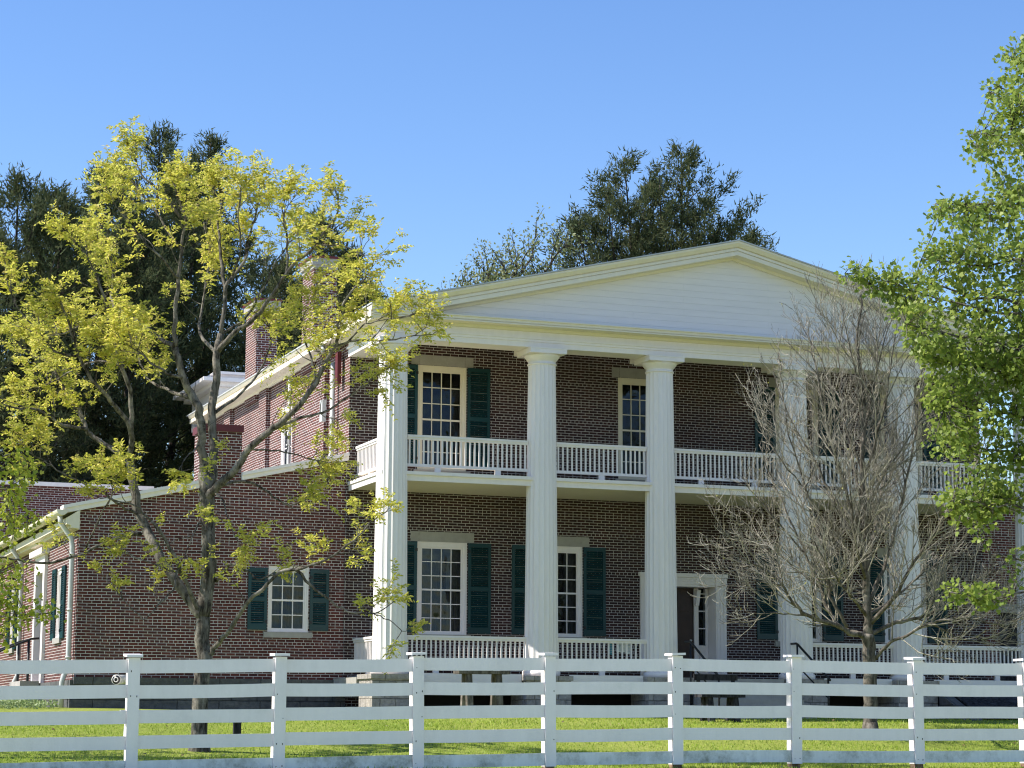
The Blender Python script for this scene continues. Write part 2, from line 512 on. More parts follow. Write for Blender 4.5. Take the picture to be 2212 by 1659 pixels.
# ---------------------------------------------------------------- mansion
CU = 8.71
COLS = [0, 3.76, 6.87, 10.55, 13.66, 17.42]
ROOF = lambda u: 12.95 - .239 * abs(u - CU)
man = empty('mansion', (CU, FRONT, 1.3))
tag(man, 'red brick mansion with six fluted white columns, a two storey porch and a white pediment', 'house')
man_inv = Matrix.Translation(man.location).inverted()
class HB(MB):          # mansion part: built in world coordinates, stored relative to the mansion's Empty
    def __init__(self, M=None): super().__init__((man_inv @ M) if M is not None else man_inv)
FM = man_inv @ MF

LW = [(2.17, 'curtains', True), (5.27, 'drapes', True), (12.08, 'drapes', True), (15.25, 'curtains', True)]   # lower windows
UW = [(2.13, 'none', True), (7.56, 'none', False), (12.08, 'none', True), (15.25, 'none', True)]               # upper windows
L0, L1, U0, U1 = 3.27, 5.35, 7.33, 9.77
op = [(c - .65, c + .65, L0 - .06, L1 + .14) for c, _, _ in LW] + [(c - .65, c + .65, U0 - .06, U1 + .14) for c, _, _ in UW]
op.append((7.55, 9.92, 2.2, 4.85))
w = HB(); wall(w, -.28, 17.7, 1.1, 10.42, FRONT, op); w.build('wall', MAT['brick_dark'], man)
# left side wall, above the wing and all the way down behind it
w = HB(side_matrix(-.28))
wall(w, -19.0, -FRONT, 1.1, 10.42, 0, [(-9.44, -8.28, 6.4, 9.6)]); w.build('side_wall', MAT['brick'], man)
w = HB()
w.quad((17.7, FRONT, 1.1), (17.7, 19, 1.1), (17.7, 19, 10.42), (17.7, FRONT, 10.42)); w.quad((-.28, 19, 1.1), (17.7, 19, 1.1), (17.7, 19, 10.42), (-.28, 19, 10.42))
w.build('rear_wall', MAT['brick'], man)
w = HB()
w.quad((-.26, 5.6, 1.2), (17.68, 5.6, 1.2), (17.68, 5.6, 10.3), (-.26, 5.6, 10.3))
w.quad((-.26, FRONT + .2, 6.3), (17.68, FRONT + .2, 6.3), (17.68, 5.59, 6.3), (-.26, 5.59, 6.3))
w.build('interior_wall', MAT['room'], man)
for a, c in ((4.62, 5.45), (10.75, 11.6), (15.2, 16.0)):
    w = HB(); w.box(-.40, -.2815, a, c, 5.5, 10.35); w.build('brick_pier', MAT['brick'], man)

for c, d, sh in LW:
    make_window(man, FM, c, FRONT, L0, L1, 1.02, 4, 6, 3, (c - .83, c + .83, L1 + .141, L1 + .39), True,
                ((c - 1.27, c - .67), (c + .67, c + 1.27)), (L0 - .02, L1 + .13), d)
for c, d, sh in UW:
    make_window(man, FM, c, FRONT, U0, U1, 1.0, 4, 6, 3, (c - .82, c + .82, U1 + .145, U1 + .395), True,
                ((c - 1.26, c - .66), (c + .66, c + 1.26)) if sh else (), (U0 + .02, U1 + .13), None, frame_mat='cream')
SM = man_inv @ side_matrix(-.28)
make_window(man, SM, -8.86, 0, 6.5, 9.45, .86, 3, 6, 3, None, True)

# entrance
d = HB()
ring(d, 7.5, 9.92, 2.2, 4.86, .3, FRONT - .06, FRONT + .1, wt=.3, wb=.001)
d.box(7.46, 9.96, FRONT - .10, FRONT + .05, 4.80, 4.9)
for x in (7.5, 9.62):
    d.box(x + .03, x + .08, FRONT - .075, FRONT - .0595, 2.3, 4.5); d.box(x + .125, x + .175, FRONT - .075, FRONT - .0595, 2.3, 4.5); d.box(x + .22, x + .27, FRONT - .075, FRONT - .0595, 2.3, 4.5)
    d.box(x - .01, x + .31, FRONT - .085, FRONT - .0597, 4.56, 4.79)
for z in (4.62, 4.69, 4.75): d.box(7.82, 9.60, FRONT - .075, FRONT - .0595, z, z + .03)
df = d.build('door_frame', MAT['white'], man)
d = HB()
yb = FRONT + .42
d.quad((7.8, FRONT + .1, 2.2), (7.8, yb + .3, 2.2), (7.8, yb + .3, 4.56), (7.8, FRONT + .1, 4.56)); d.quad((9.62, FRONT + .1, 2.2), (9.62, yb + .3, 2.2), (9.62, yb + .3, 4.56), (9.62, FRONT + .1, 4.56))
d.quad((7.8, FRONT + .1, 4.56), (9.62, FRONT + .1, 4.56), (9.62, yb + .3, 4.56), (7.8, yb + .3, 4.56))
for x in (8.12, 9.20): d.box(x, x + .12, yb - .06, yb + .05, 2.2, 4.55)
for x in (7.805, 9.545): d.box(x, x + .07, yb, yb + .04, 2.2, 4.55)
for a, c in ((7.876, 8.119), (9.321, 9.544)):
    d.box(a, c, yb + .002, yb + .04, 2.2, 3.05)
    d.box(a + .05, c - .05, yb - .012, yb + .0015, 2.35, 2.9)
    for z in (3.05, 3.5, 3.95, 4.4): d.box(a, c, yb + .005, yb + .035, z, z + .03)
for x in (8.13, 9.21):
    d.hexa([(x, yb - .12, 4.1), (x + .1, yb - .12, 4.1), (x + .1, yb - .061, 4.1), (x, yb - .061, 4.1), (x, yb - .24, 4.5), (x + .1, yb - .24, 4.5), (x + .1, yb - .061, 4.5), (x, yb - .061, 4.5)])
d.build('door_surround', MAT['white'], df)
d = HB()
for a, c in ((7.877, 8.118), (9.322, 9.543)): d.quad((a, yb + .02, 3.05), (c, yb + .02, 3.05), (c, yb + .02, 4.43), (a, yb + .02, 4.43))
d.build('sidelight', MAT['glass'], df)
d = HB()
d.box(8.242, 9.198, yb - .01, yb + .04, 2.21, 4.55)
for x in (8.30, 8.75):
    for z0, z1 in ((2.35, 3.0), (3.1, 3.85), (3.95, 4.42)): d.box(x, x + .4, yb - .025, yb - .0105, z0, z1)
dd = d.build('door', MAT['door'], man)
d = HB(); d.tube([(9.1, yb - .01, 3.2), (9.1, yb - .07, 3.2)], .03, 10); d.build('handle', MAT['metal'], dd)

# columns on stone piers
def fluted(c, r0, r1, z0, z1, nf=20, per=8):
    vs, nn = [], nf * per
    zs = [z0 + (z1 - z0) * i / 10 for i in range(11)]
    for z in zs:
        t = (z - z0) / (z1 - z0)
        r = r0 + (r1 - r0) * (t ** 1.25)
        for k in range(nn):
            q = (k % per) / per
            rr = r * (1 - .05 * math.sin(math.pi * q) ** .8)
            a = 2 * math.pi * k / nn + .1
            vs.append((c[0] + rr * math.cos(a), c[1] + rr * math.sin(a), z))
    fs = [(i * nn + k, i * nn + (k + 1) % nn, (i + 1) * nn + (k + 1) % nn, (i + 1) * nn + k) for i in range(10) for k in range(nn)]
    return vs, fs
for i, u in enumerate(COLS):
    h = HB(); h.add(*fluted((u, 0), .405, .335, 2.28, 9.6))
    h.lathe([(.45, 2.16), (.45, 2.27), (.42, 2.29), (.40, 2.2905)], (u, 0), 40)
    c = h.build('column', MAT['white'], man)
    h = HB()
    h.lathe([(.335, 9.6), (.355, 9.605), (.36, 9.625), (.35, 9.64), (.335, 9.645), (.335, 9.70), (.35, 9.705), (.355, 9.725), (.37, 9.735), (.42, 9.80), (.445, 9.848)], (u, 0), 40)
    h.box(u - .47, u + .47, -.47, .47, 9.849, 9.95); h.box(u - .48, u + .48, -.48, .48, 9.9505, 9.985)
    h.build('capital', MAT['white'], c)
    h = HB(); h.box(u - .56, u + .56, -.52, .55, .95, 2.05); h.box(u - .60, u + .60, -.56, .59, 2.0505, 2.158)
    h.build('stone_pier', MAT['rubble'], man)

# entablature: architrave beam, frieze, cross beams, cornice
UL, UR = -.33, 17.75
h = HB()
h.box(UL, UR, -.33, .33, 9.99, 10.18)
h.box(UL - .025, UR + .025, -.355, .33, 10.12, 10.1805)
h.box(UL - .05, UR + .05, -.38, .33, 10.181, 10.225)
h.box(UL, UR, -.33, .33, 10.2255, 10.46)
for u in COLS: h.box(u - .3, u + .3, .331, 1.15, 10.0, 10.4)
for u in (UL + .33, UR - .33):
    h.box(u - .33, u + .33, .3315, FRONT - .0025, 9.991, 10.1795); h.box(u - .38, u + .38, .332, FRONT - .003, 10.181, 10.224); h.box(u - .331, u + .331, .3325, FRONT - .0035, 10.2255, 10.4595)
h.build('entablature', MAT['white'], man)
h = HB(); h.quad((0, .33, 10.42), (17.4, .33, 10.42), (17.4, FRONT, 10.42), (0, FRONT, 10.42)); h.build('porch_ceiling', MAT['cream'], man)
h = HB()
P = lambda o, z: (o, z)
prof = [(0, 10.36), (.05, 10.37), (.08, 10.43), (.40, 10.44), (.40, 10.47), (.37, 10.472), (.37, 10.484), (.40, 10.486), (.40, 10.545), (.43, 10.55), (.43, 10.575), (0, 10.64)]
h.prism([(UL - o, -.33 - o, z) for o, z in prof], [(UR + o, -.33 - o, z) for o, z in prof])
sprof = [(0, 10.36), (.05, 10.37), (.08, 10.43), (.38, 10.44), (.38, 10.56), (.34, 10.565), (.34, 10.585), (.39, 10.59), (.44, 10.66), (.44, 10.715), (.3, 10.76), (0, 10.78)]
h.prism([(UL - o, -.33 - o, z) for o, z in sprof], [(UL - o, 19.5, z) for o, z in sprof])
h.prism([(UR + o, -.33 - o, z) for o, z in sprof], [(UR + o, 19.5, z) for o, z in sprof])
h.build('cornice', MAT['cream'], man)
# tympanum
h = HB(); h.poly([(UL + .2, -.325, 10.5), (UR - .2, -.325, 10.5), (UR - .2, -.325, ROOF(UR - .2) - .2), (CU, -.325, ROOF(CU) - .2), (UL + .2, -.325, ROOF(UL + .2) - .2)])
h.build('tympanum', MAT['board'], man)
# raking cornice
h = HB()
rp = [(0, -.42), (.05, -.415), (.08, -.36), (.36, -.35), (.36, -.25), (.33, -.247), (.33, -.231), (.365, -.229), (.365, -.17), (.335, -.167), (.335, -.145), (.38, -.14), (.45, -.05), (.45, -.005), (0, -.005)]
for e in (UL - .44, UR + .44):
    h.prism([(e, -.33 - o, ROOF(e) + z) for o, z in rp], [(CU, -.33 - o, ROOF(CU) + z) for o, z in rp])
h.build('raking_cornice', MAT['cream'], man)
h = HB()
for e in (UL - .46, UR + .46):
    A = [(e, -.80, ROOF(e)), (e, 19.6, ROOF(e)), (e, 19.6, ROOF(e) + .035), (e, -.80, ROOF(e) + .035)]
    B = [(CU, -.80, ROOF(CU)), (CU, 19.6, ROOF(CU)), (CU, 19.6, ROOF(CU) + .035), (CU, -.80, ROOF(CU) + .035)]
    h.prism(A, B)
h.build('roof', MAT['roofing'], man)

# chimneys on the left side
for v0, v1, u1 in ((5.9, 7.05, .24), (12.15, 13.45, .24)):
    h = HB(); h.box(-.38, u1, v0, v1, 10.2, 12.86); ch = h.build('chimney', MAT['brick'], man)
    h = HB(); h.box(-.40, u1 + .02, v0 - .02, v1 + .02, 12.861, 12.95); h.box(-.45, u1 + .07, v0 - .07, v1 + .07, 12.9505, 13.13); h.build('chimney_moulding', MAT['ashlar'], ch)
    h = HB(); h.box(-.48, u1 + .10, v0 - .10, v1 + .10, 13.1305, 13.19); h.build('chimney_cap', MAT['red'], ch)
    h = HB(); h.box(-.5, u1 + .06, v0 - .06, v1 + .06, 10.72, 10.86); h.build('flashing', MAT['metal'], ch)
# downspouts on the side wall
for v, z0, z1 in ((3.76, 7.5, 10.0), (8.05, 6.4, 10.3)):
    h = HB(); h.tube([(-.42, v, z1), (-.42, v, z0 + .25), (-.45, v, z0 + .1), (-.60, v, z0)], .06 if v < 5 else .045, 12)
    for z in (z0 + 1.1, z0 + 2.0): h.lathe([(.075, z), (.075, z + .04)], (-.42, v), 14)
    h.build('downspout', MAT['metal'], man)
h = HB(); h.box(-.60, -.50, 4.05, 4.3, 8.55, 9.1); h.build('junction_box', MAT['metal'], man)
h = HB(); h.box(-.46, -.36, 3.2, 3.42, 9.4, 10.2); h.box(-.7, -.34, 3.6, 4.0, 10.16, 10.2); h.build('conductor_head', MAT['red'], man)
h = HB(); h.tube([(-.62, 3.85, 10.27), (-.62, 3.85, 10.45)], .09, 12); h.tube([(-.62, 3.85, 10.45), (-.62, 3.85, 10.5)], .14, 12); h.build('floodlight', MAT['metal'], man)

# porch floors
h = HB(); h.box(-.25, 17.67, -.10, FRONT - .002, 6.70, 6.875); h.build('balcony_floor', MAT['cream'], man)
h = HB(); h.box(-.28, 17.70, -.14, -.1005, 6.66, 6.80); h.box(-.31, 17.73, -.20, -.1007, 6.8005, 6.88)
h.box(-.28, -.2505, -.0995, FRONT - .003, 6.66, 6.80); h.box(-.31, -.2507, -.0997, FRONT - .004, 6.8005, 6.8795); h.build('balcony_fascia', MAT['white'], man)
h = HB(); h.box(-.2, 17.6, -.28, FRONT - .002, 2.05, 2.155); h.build('porch_floor', MAT['ashlar'], man)
for a, c in zip(COLS, COLS[1:]):
    if abs((a + c) / 2 - CU) < .5: continue
    h = HB(); h.box(a + .605, c - .605, -.30, -.282, 1.86, 2.19); h.build('skirt_board', MAT['white'], man)
h = HB(); h.box(-.61, -.5, .6, FRONT - .1, 1.7, 2.1); h.build('skirt_block', MAT['ashlar'], man)
h = HB(); h.quad((-.2, 1.4, .9), (17.6, 1.4, .9), (17.6, 1.4, 2.05), (-.2, 1.4, 2.05)); h.build('crawl_space_shade', MAT['dark'], man)  # near-black sheet standing in for the shade beneath the porch

# railings
BAL = [0]
def railing(x0, x1, zf, side=False, every=.116, own=True):
    L = x1 - x0
    Mx = (man_inv @ side_matrix(-.06)) if side else man_inv
    y0 = 0 if not side else 0
    t = MB(Mx)
    t.box(x0, x1, -.055, .055, zf + .825, zf + .88); t.box(x0, x1, -.035, .035, zf + .775, zf + .8245); t.box(x0, x1, -.042, .042, zf + .13, zf + .195)
    nb = max(1, round(L / 1.9))
    for k in range(nb): c = x0 + L * (k + .5) / nb; t.box(c - .07, c + .07, -.035, .035, zf + .003, zf + .1295)
    r = t.build('railing', MAT['white'], man)
    n = round(L / every)
    rest = MB(Mx); me = None
    for k in range(n):
        x = x0 + L * (k + .5) / n
        if own and BAL[0] < 100:
            m = MB(Mx); m.box(x - .018, x + .018, -.018, .018, zf + .1955, zf + .7745); m.build('baluster', MAT['white'], r); BAL[0] += 1
        else: rest.box(x - .018, x + .018, -.018, .018, zf + .1955, zf + .7745)
    if rest.v: tag(rest.build('baluster', MAT['white'], r), kind='stuff')
for lvl, zf in ((0, 2.19), (1, 6.88)):
    for a, c in zip(COLS, COLS[1:]):
        if lvl == 0 and abs((a + c) / 2 - CU) < .5: continue
        railing(a + .37, c - .37, zf)
for zf in (2.19, 6.88):
    railing(-FRONT + .01, -.38, zf, True, own=False)

# white block of the rear portico
h = HB(); h.box(.3, 6, 19.9, 24, 10.75, 11.75); h.box(.05, 6, 19.75, 24.2, 11.7505, 11.88); h.box(-.3, 6, 19.5, 24.3, 11.8805, 12.0); h.box(.3, 6, 19.8, 24, 12.0005, 12.14); h.box(.1, 6, 19.65, 24, 12.1405, 12.22)
h.build('rear_portico', MAT['white'], man)

# ---------------------------------------------------------------- steps and handrails
st = MB()
for k in range(5): st.box(7.5, 9.9, -.62 - .32 * (k + 1), -.57 - .32 * k, .9, 2.0 - .17 * (k + 1) + .155)
st.box(7.5, 9.9, -.57, -.29, .9, 2.15)
tag(st.build('stone_steps', MAT['ashlar']), 'pale stone steps climbing to the front door between the middle columns', 'steps')
def handrail(u, label, group):
    e = empty('handrail', (u, -1.4, 1.2))
    T = Matrix.Translation(e.location).inverted()
    m = MB(T); m.tube([(u, -.35, 3.02), (u, -.62, 3.02), (u, -.70, 2.99), (u, -2.3, 2.10)], .028, 8); m.tube([(u, -.62, 2.5), (u, -2.25, 1.65)], .018, 8); m.build('rail', MAT['iron'], e)
    for v, z in ((-.66, 3.0), (-2.2, 2.15)):
        m = MB(T); m.tube([(u, v, 1.12), (u, v, z)], .024, 8); m.build('post', MAT['iron'], e)
    tag(e, label, 'handrail', group)
handrail(7.35, 'black iron handrail of the front steps, beside the third column and the dark door', 'iron handrails of the front steps')
handrail(10.22, 'black iron handrail of the front steps, beside the fourth column behind the bare tree', 'iron handrails of the front steps')

# ---------------------------------------------------------------- brick wing on the left
WU = -6.8
wing = empty('brick_wing', (-3.6, FRONT, 1.3))
tag(wing, 'low red brick side wing with a sloping white coping and one green shuttered window', 'house wing')
WI = Matrix.Translation(wing.location).inverted()
SL = lambda u: 6.02 + .226 * (u + 7.15)      # top of the sloping coping
w = MB(WI)
wc = (-1.70, -1.70)
WC = -1.73
wall(w, WU, -.284, 1.95, 5.3, FRONT - .004, [(WC - .5, WC + .5, 3.2, 4.78)])
w.poly([(WU, FRONT - .004, 5.3), (-.284, FRONT - .004, 5.3), (-.284, FRONT - .004, SL(-.284) - .1), (WU, FRONT - .004, SL(WU) - .1)])
w.build('wall', MAT['brick'], wing)
m = MB(WI); m.box(-.345, -.285, FRONT - .05, FRONT - .006, 1.9, 7.45); m.build('corner_strip', MAT['brick_dark'], wing)
m = MB(WI); m.box(WU, -.29, FRONT - .10, FRONT, .9, 1.9); m.box(WU - .02, -.29, FRONT - .16, FRONT, 1.9005, 2.07); m.box(WU - .1, WU, FRONT - .1, 17, .9, 2.0); m.build('stone_base', MAT['stone'], wing)
make_window(wing, WI @ MF, WC, FRONT, 3.26, 4.66, .78, 3, 4, 2, None, True, ((WC - 1.0, WC - .53), (WC + .53, WC + 1.0)), (3.24, 4.72), 'curtains', casing=.11)
# left side of the wing
w = MB(WI @ side_matrix(WU))
wall(w, -18, -FRONT + .004, 1.95, 5.62, 0, [(-5.7, -4.8, 3.0, 4.75), (-9.1, -7.35, 2.0, 4.9), (-14.0, -13.1, 3.0, 4.75)])
w.build('side_wall', MAT['brick'], wing)
for c in (-5.25, -13.55):
    make_window(wing, WI @ side_matrix(WU), c, 0, 3.12, 4.6, .64, 3, 4, 2, None, True, ((c - 1.0, c - .47), (c + .47, c + 1.0)), (3.02, 4.76), 'curtains', casing=.12)
m = MB(WI @ side_matrix(WU))
ring(m, -9.1, -7.35, 2.0, 5.25, .28, -.08, .1, wt=.45, wb=.001)
m.box(-9.3, -7.15, -.2, .0, 5.2505, 5.4)
m.build('door_frame', MAT['white'], wing)
m = MB(WI @ side_matrix(WU)); m.box(-8.8, -7.65, .12, .17, 2.0, 4.8)
for z0, z1 in ((2.2, 3.2), (3.35, 4.6)):
    for x in (-8.7, -8.15): m.box(x, x + .42, .1, .1195, z0, z1)
m.build('door', MAT['door'], wing)
# coping: a sloping white board along the top of the front
m = MB(WI)
def cop(a, c):
    m.hexa([(a, FRONT - .10, SL(a) - .16), (c, FRONT - .10, SL(c) - .16), (c, FRONT + .3, SL(c) - .16), (a, FRONT + .3, SL(a) - .16),
            (a, FRONT - .10, SL(a) - .05), (c, FRONT - .10, SL(c) - .05), (c, FRONT + .3, SL(c) - .05), (a, FRONT + .3, SL(a) - .05)])
    m.hexa([(a, FRONT - .15, SL(a) - .0495), (c, FRONT - .15, SL(c) - .0495), (c, FRONT + .32, SL(c) - .0495), (a, FRONT + .32, SL(a) - .0495),
            (a, FRONT - .15, SL(a) + .03), (c, FRONT - .15, SL(c) + .03), (c, FRONT + .32, SL(c) + .03), (a, FRONT + .32, SL(a) + .03)])
cop(-7.2, -3.93); cop(-2.96, -.30)
m.build('coping', MAT['white'], wing)
m = MB(WI); m.hexa([(-7.1, FRONT, SL(-7.1) - .14), (-.29, FRONT, SL(-.29) - .14), (-.29, 18, SL(-.29) - .14), (-7.1, 18, SL(-7.1) - .14),
                    (-7.1, FRONT + .33, SL(-7.1) - .06), (-.29, FRONT + .33, SL(-.29) - .06), (-.29, 18, SL(-.29) - .06), (-7.1, 18, SL(-7.1) - .06)]); m.build('roof', MAT['roofing'], wing)
m = MB(WI); m.box(-3.9, -2.96, FRONT - .02, FRONT + 1.0, 5.4, 7.97); ch = m.build('chimney', MAT['brick'], wing)
m = MB(WI); m.box(-3.95, -2.93, FRONT - .06, FRONT + 1.04, 7.9705, 8.14); m.build('chimney_cap', MAT['red'], ch)
for u in (-3.2, -3.05 - .85):
    pass
# eave, box gutter and downspouts
m = MB(WI)
ep = [(0, 5.5), (.18, 5.52), (.2, 5.58), (.30, 5.6), (.30, 5.75), (.0, 5.95)]
m.prism([(WU - o, FRONT - .1, z) for o, z in ep], [(WU - o, 18, z) for o, z in ep]); m.build('eave', MAT['cream'], wing)
m = MB(WI)
n = 10
prof = [(WU - .42 + .13 * math.cos(math.pi * (1 + k / n)), 5.93 + .13 * math.sin(math.pi * (1 + k / n))) for k in range(n + 1)]
m.prism([(a, FRONT - .16, z) for a, z in prof], [(a, 18, z) for a, z in prof]); m.build('gutter', MAT['cream'], wing)
for v in (FRONT + .18, 11.26):
    m = MB(WI); m.tube([(WU - .42, v, 5.82), (WU - .40, v, 5.65), (WU - .14, v, 5.3), (WU - .11, v, 5.1), (WU - .11, v, 2.3), (WU - .2, v, 2.1), (WU - .24, v, 1.95), (WU - .24, v, 1.3)], .062, 12)
    for z in (4.9, 3.6, 2.5): m.lathe([(.075, z), (.075, z + .05)], (WU - .11, v), 14)
    m.build('downspout', MAT['metal'], wing)

rw = empty('right_wing', (21, FRONT, 1.3))
tag(rw, 'brick side wing beyond the last column, behind the leaves at the right edge', 'house wing')
RI = Matrix.Translation(rw.location).inverted()
SR = lambda u: 7.55 - .226 * (u - 17.7)
m = MB(RI)
wall(m, 17.702, 24.2, 1.1, 5.3, FRONT + .004, [(18.15, 19.2, 2.2, 4.1), (21.4, 22.4, 3.2, 4.78)])
m.poly([(17.702, FRONT + .004, 5.3), (24.2, FRONT + .004, 5.3), (24.2, FRONT + .004, SR(24.2)), (17.702, FRONT + .004, SR(17.702))])
m.quad((24.2, FRONT, 1.1), (24.2, 18, 1.1), (24.2, 18, SR(24.2)), (24.2, FRONT, SR(24.2)))
m.build('wall', MAT['brick'], rw)
m = MB(RI); m.hexa([(17.705, FRONT - .1, SR(17.7)), (24.5, FRONT - .1, SR(24.5)), (24.5, FRONT + .3, SR(24.5)), (17.705, FRONT + .3, SR(17.7)), (17.705, FRONT - .1, SR(17.7) + .18), (24.5, FRONT - .1, SR(24.5) + .18), (24.5, FRONT + .3, SR(24.5) + .18), (17.705, FRONT + .3, SR(17.7) + .18)]); m.build('coping', MAT['white'], rw)
m = MB(RI); m.hexa([(17.71, FRONT + .31, SR(17.7)), (24.4, FRONT + .31, SR(24.4)), (24.4, 18, SR(24.4)), (17.71, 18, SR(17.7)), (17.71, FRONT + .31, SR(17.7) + .08), (24.4, FRONT + .31, SR(24.4) + .08), (24.4, 18, SR(24.4) + .08), (17.71, 18, SR(17.7) + .08)]); m.build('roof', MAT['roofing'], rw)
m = MB(RI); m.box(18.0, 19.35, FRONT - .02, FRONT + .1, 4.105, 4.35); m.build('lintel', MAT['ashlar'], rw)
m = MB(RI); m.box(18.15, 19.2, FRONT + .14, FRONT + .2, 2.2, 4.1); m.build('door', MAT['wood_dark'], rw)
make_window(rw, RI @ MF, 21.9, FRONT, 3.26, 4.66, .78, 3, 4, 2, None, True, ((20.9, 21.37), (22.43, 22.9)), (3.24, 4.72), 'curtains', casing=.11)

back = empty('rear_wing', (-6.5, 17.5, 1.3))
tag(back, 'farther brick wing with a level white coping at the left edge', 'house wing')
BI = Matrix.Translation(back.location).inverted()
m = MB(BI); m.box(-16, -2.2, 18.01, 24, 1.2, 8.1); m.build('wall', MAT['brick'], back)
m = MB(BI); m.box(-16.1, -2.1, 17.9, 24.1, 8.1005, 8.22); m.build('coping', MAT['white'], back)

st = MB()
for k in range(4): st.box(-7.05 - .34 * (k + 1), -6.92 - .34 * k, 7.3, 9.2, 1.0, 2.05 - .17 * k)
tag(st.build('side_steps', MAT['ashlar']), 'pale stone steps below the side door of the low brick wing', 'steps')
for v, lab in ((7.35, 'nearer black iron handrail slanting down from the side door at the left edge'), (9.15, 'farther black iron handrail slanting down from the side door at the left edge')):
    e = empty('handrail', (-8.2, v, 1.3)); T = Matrix.Translation(e.location).inverted()
    m = MB(T); m.tube([(-6.95, v, 3.12), (-7.15, v, 3.1), (-9.8, v, 1.98)], .03, 8); m.build('rail', MAT['iron'], e)
    for u, z in ((-7.2, 3.08), (-9.5, 2.1)):
        m = MB(T); m.tube([(u, v, 1.2), (u, v, z)], .035, 8); m.build('post', MAT['iron'], e)
    tag(e, lab, 'handrail', 'iron handrails of the side door')

# ---------------------------------------------------------------- fence
FV = -13.4
PU = [-10.84, -8.44, -6.03, -3.64, -1.27, 1.11, 3.43, 5.93, 8.27, 10.66]
PZ = [2.06, 2.11, 2.16, 2.21, 2.24, 2.27, 2.28, 2.27, 2.28, 2.28]
fen = empty('board_fence', (0, FV, .3))
tag(fen, 'white board fence of five rails and capped posts across the lawn', 'fence')
FI = Matrix.Translation(fen.location).inverted()
rng = random.Random(11)
for i, (u, z) in enumerate(zip(PU, PZ)):
    v = FV - .015 * i / 2
    T = FI
    lean = rng.uniform(-.012, .012)
    top = z - .04
    gap = rng.choice((.004, .02, .026))
    m = MB(T)
    def lbox(x0, x1, y0, y1, z0, z1):
        k = lambda zz: lean * (zz - .3)
        m.hexa([(x0 + k(z0), y0, z0), (x1 + k(z0), y0, z0), (x1 + k(z0), y1, z0), (x0 + k(z0), y1, z0), (x0 + k(z1), y0, z1), (x1 + k(z1), y0, z1), (x1 + k(z1), y1, z1), (x0 + k(z1), y1, z1)])
    lbox(u - .095, u + .095, v - .075, v - .042, top - 1.885, top - gap)       # face plank
    lbox(u - .085, u + .085, v + .001, v + .17, top - 1.885, top - .004 - gap)         # post itself
    p = m.build('post', MAT['fence'], fen)
    m = MB(T); lbox(u - .08, u + .08, v - .03, v + .16, gzs(u, v) - .3, top - 1.8855); m.build('post_foot', MAT['wood_raw'], p)
    m = MB(T); a = rng.uniform(-.012, .012); bb = rng.uniform(-.004, .02); o = lean * 1.9
    x0, x1, y0, y1 = u - .13 + o, u + .13 + o, v - .12, v + .21
    m.hexa([(x0, y0, top - bb), (x1, y0, top + a - bb), (x1, y1, top + a + bb), (x0, y1, top + bb), (x0, y0, z - bb), (x1, y0, z + a - bb), (x1, y1, z + a + bb), (x0, y1, z + bb)])
    m.build('cap', MAT['fence'], p)
    m = MB(T)
    for zz in (top - .22, top - .62, top - 1.02, top - 1.42, top - 1.8):
        for x in (u - .05, u + .05):
            if rng.random() < .35: m.tube([(x, v - .0745, zz + rng.uniform(-.03, .03)), (x, v - .078, zz)], .007, 6)
    m.build('nail', MAT['iron'], p)
for i in range(len(PU) - 1):
    for k in range(5):
        j = lambda: rng.uniform(-.012, .012)
        a, c = PU[i] - .0, PU[i + 1] + .0
        za, zc = PZ[i] - .095 - .40 * k + j(), PZ[i + 1] - .095 - .40 * k + j()
        zm = (za + zc) / 2 + rng.uniform(-.012, .006)
        hh = .212
        m = MB(FI)
        v = FV - .015 * i / 2 - .0005
        n = 4
        for s in range(n):
            t0, t1 = s / n, (s + 1) / n
            zq = lambda t: za + (zc - za) * t + (zm - (za + zc) / 2) * 4 * t * (1 - t)
            x0, x1 = a + (c - a) * t0 + (.004 if s == 0 else 0), a + (c - a) * t1 - (.004 if s == n - 1 else 0)
            z0, z1 = zq(t0), zq(t1)
            m.hexa([(x0, v - .04, z0 - hh), (x1, v - .04, z1 - hh), (x1, v, z1 - hh), (x0, v, z0 - hh), (x0, v - .04, z0), (x1, v - .04, z1), (x1, v, z1), (x0, v, z0)])
        m.build('board', MAT['fence_low' if k == 4 else 'fence'], fen)

# bullet camera on the fence and its conduit
sc = empty('security_camera', at(259, 1468, 35.85))
T = Matrix.Identity(4)
o = Vector((0, 0, 0)); ax = Vector((-.55, -.83, -.03)).normalized()
m = MB(); m.tube([-ax * .16, ax * .12], .075, 16); m.tube([ax * .1, ax * .15], .082, 16); m.build('body', MAT['metal'], sc)
m = MB(); m.tube([ax * .1505, ax * .153], .07, 16); fc = m.build('face', MAT['black'], sc)
m = MB()
aa = ax.orthogonal().normalized(); bb_ = ax.cross(aa)
ringp = [ax * .156 + (aa * math.cos(t * math.pi / 8) + bb_ * math.sin(t * math.pi / 8)) * .035 for t in range(17)]
m.tube(ringp, .009, 6); m.build('lens_ring', MAT['metal'], fc)
m = MB(); m.tube([-ax * .1, Vector((.14, .02, -.02)), Vector((.23, .02, -.02))], .035, 8); m.box(.2, .24, -.05, .08, -.11, .09); m.build('bracket', MAT['metal'], sc)
tag(sc, 'white bullet camera with a black face, fixed to a fence post', 'camera')
cd = MB()
pa = [at(268, 1503, 35.75), at(268, 1528, 35.75)]
cd.box(-8.62, -8.54, FV + .03, FV + .12, 1.05, 1.22)
cd.tube([(-8.50, FV + .2, 1.1), (-8.52, FV + .2, .76), (-8.56, FV + .2, .70), (-8.66, FV + .2, .67), (-8.9, FV + .2, .655), (-11.5, FV + .2, .62)], .019, 8)
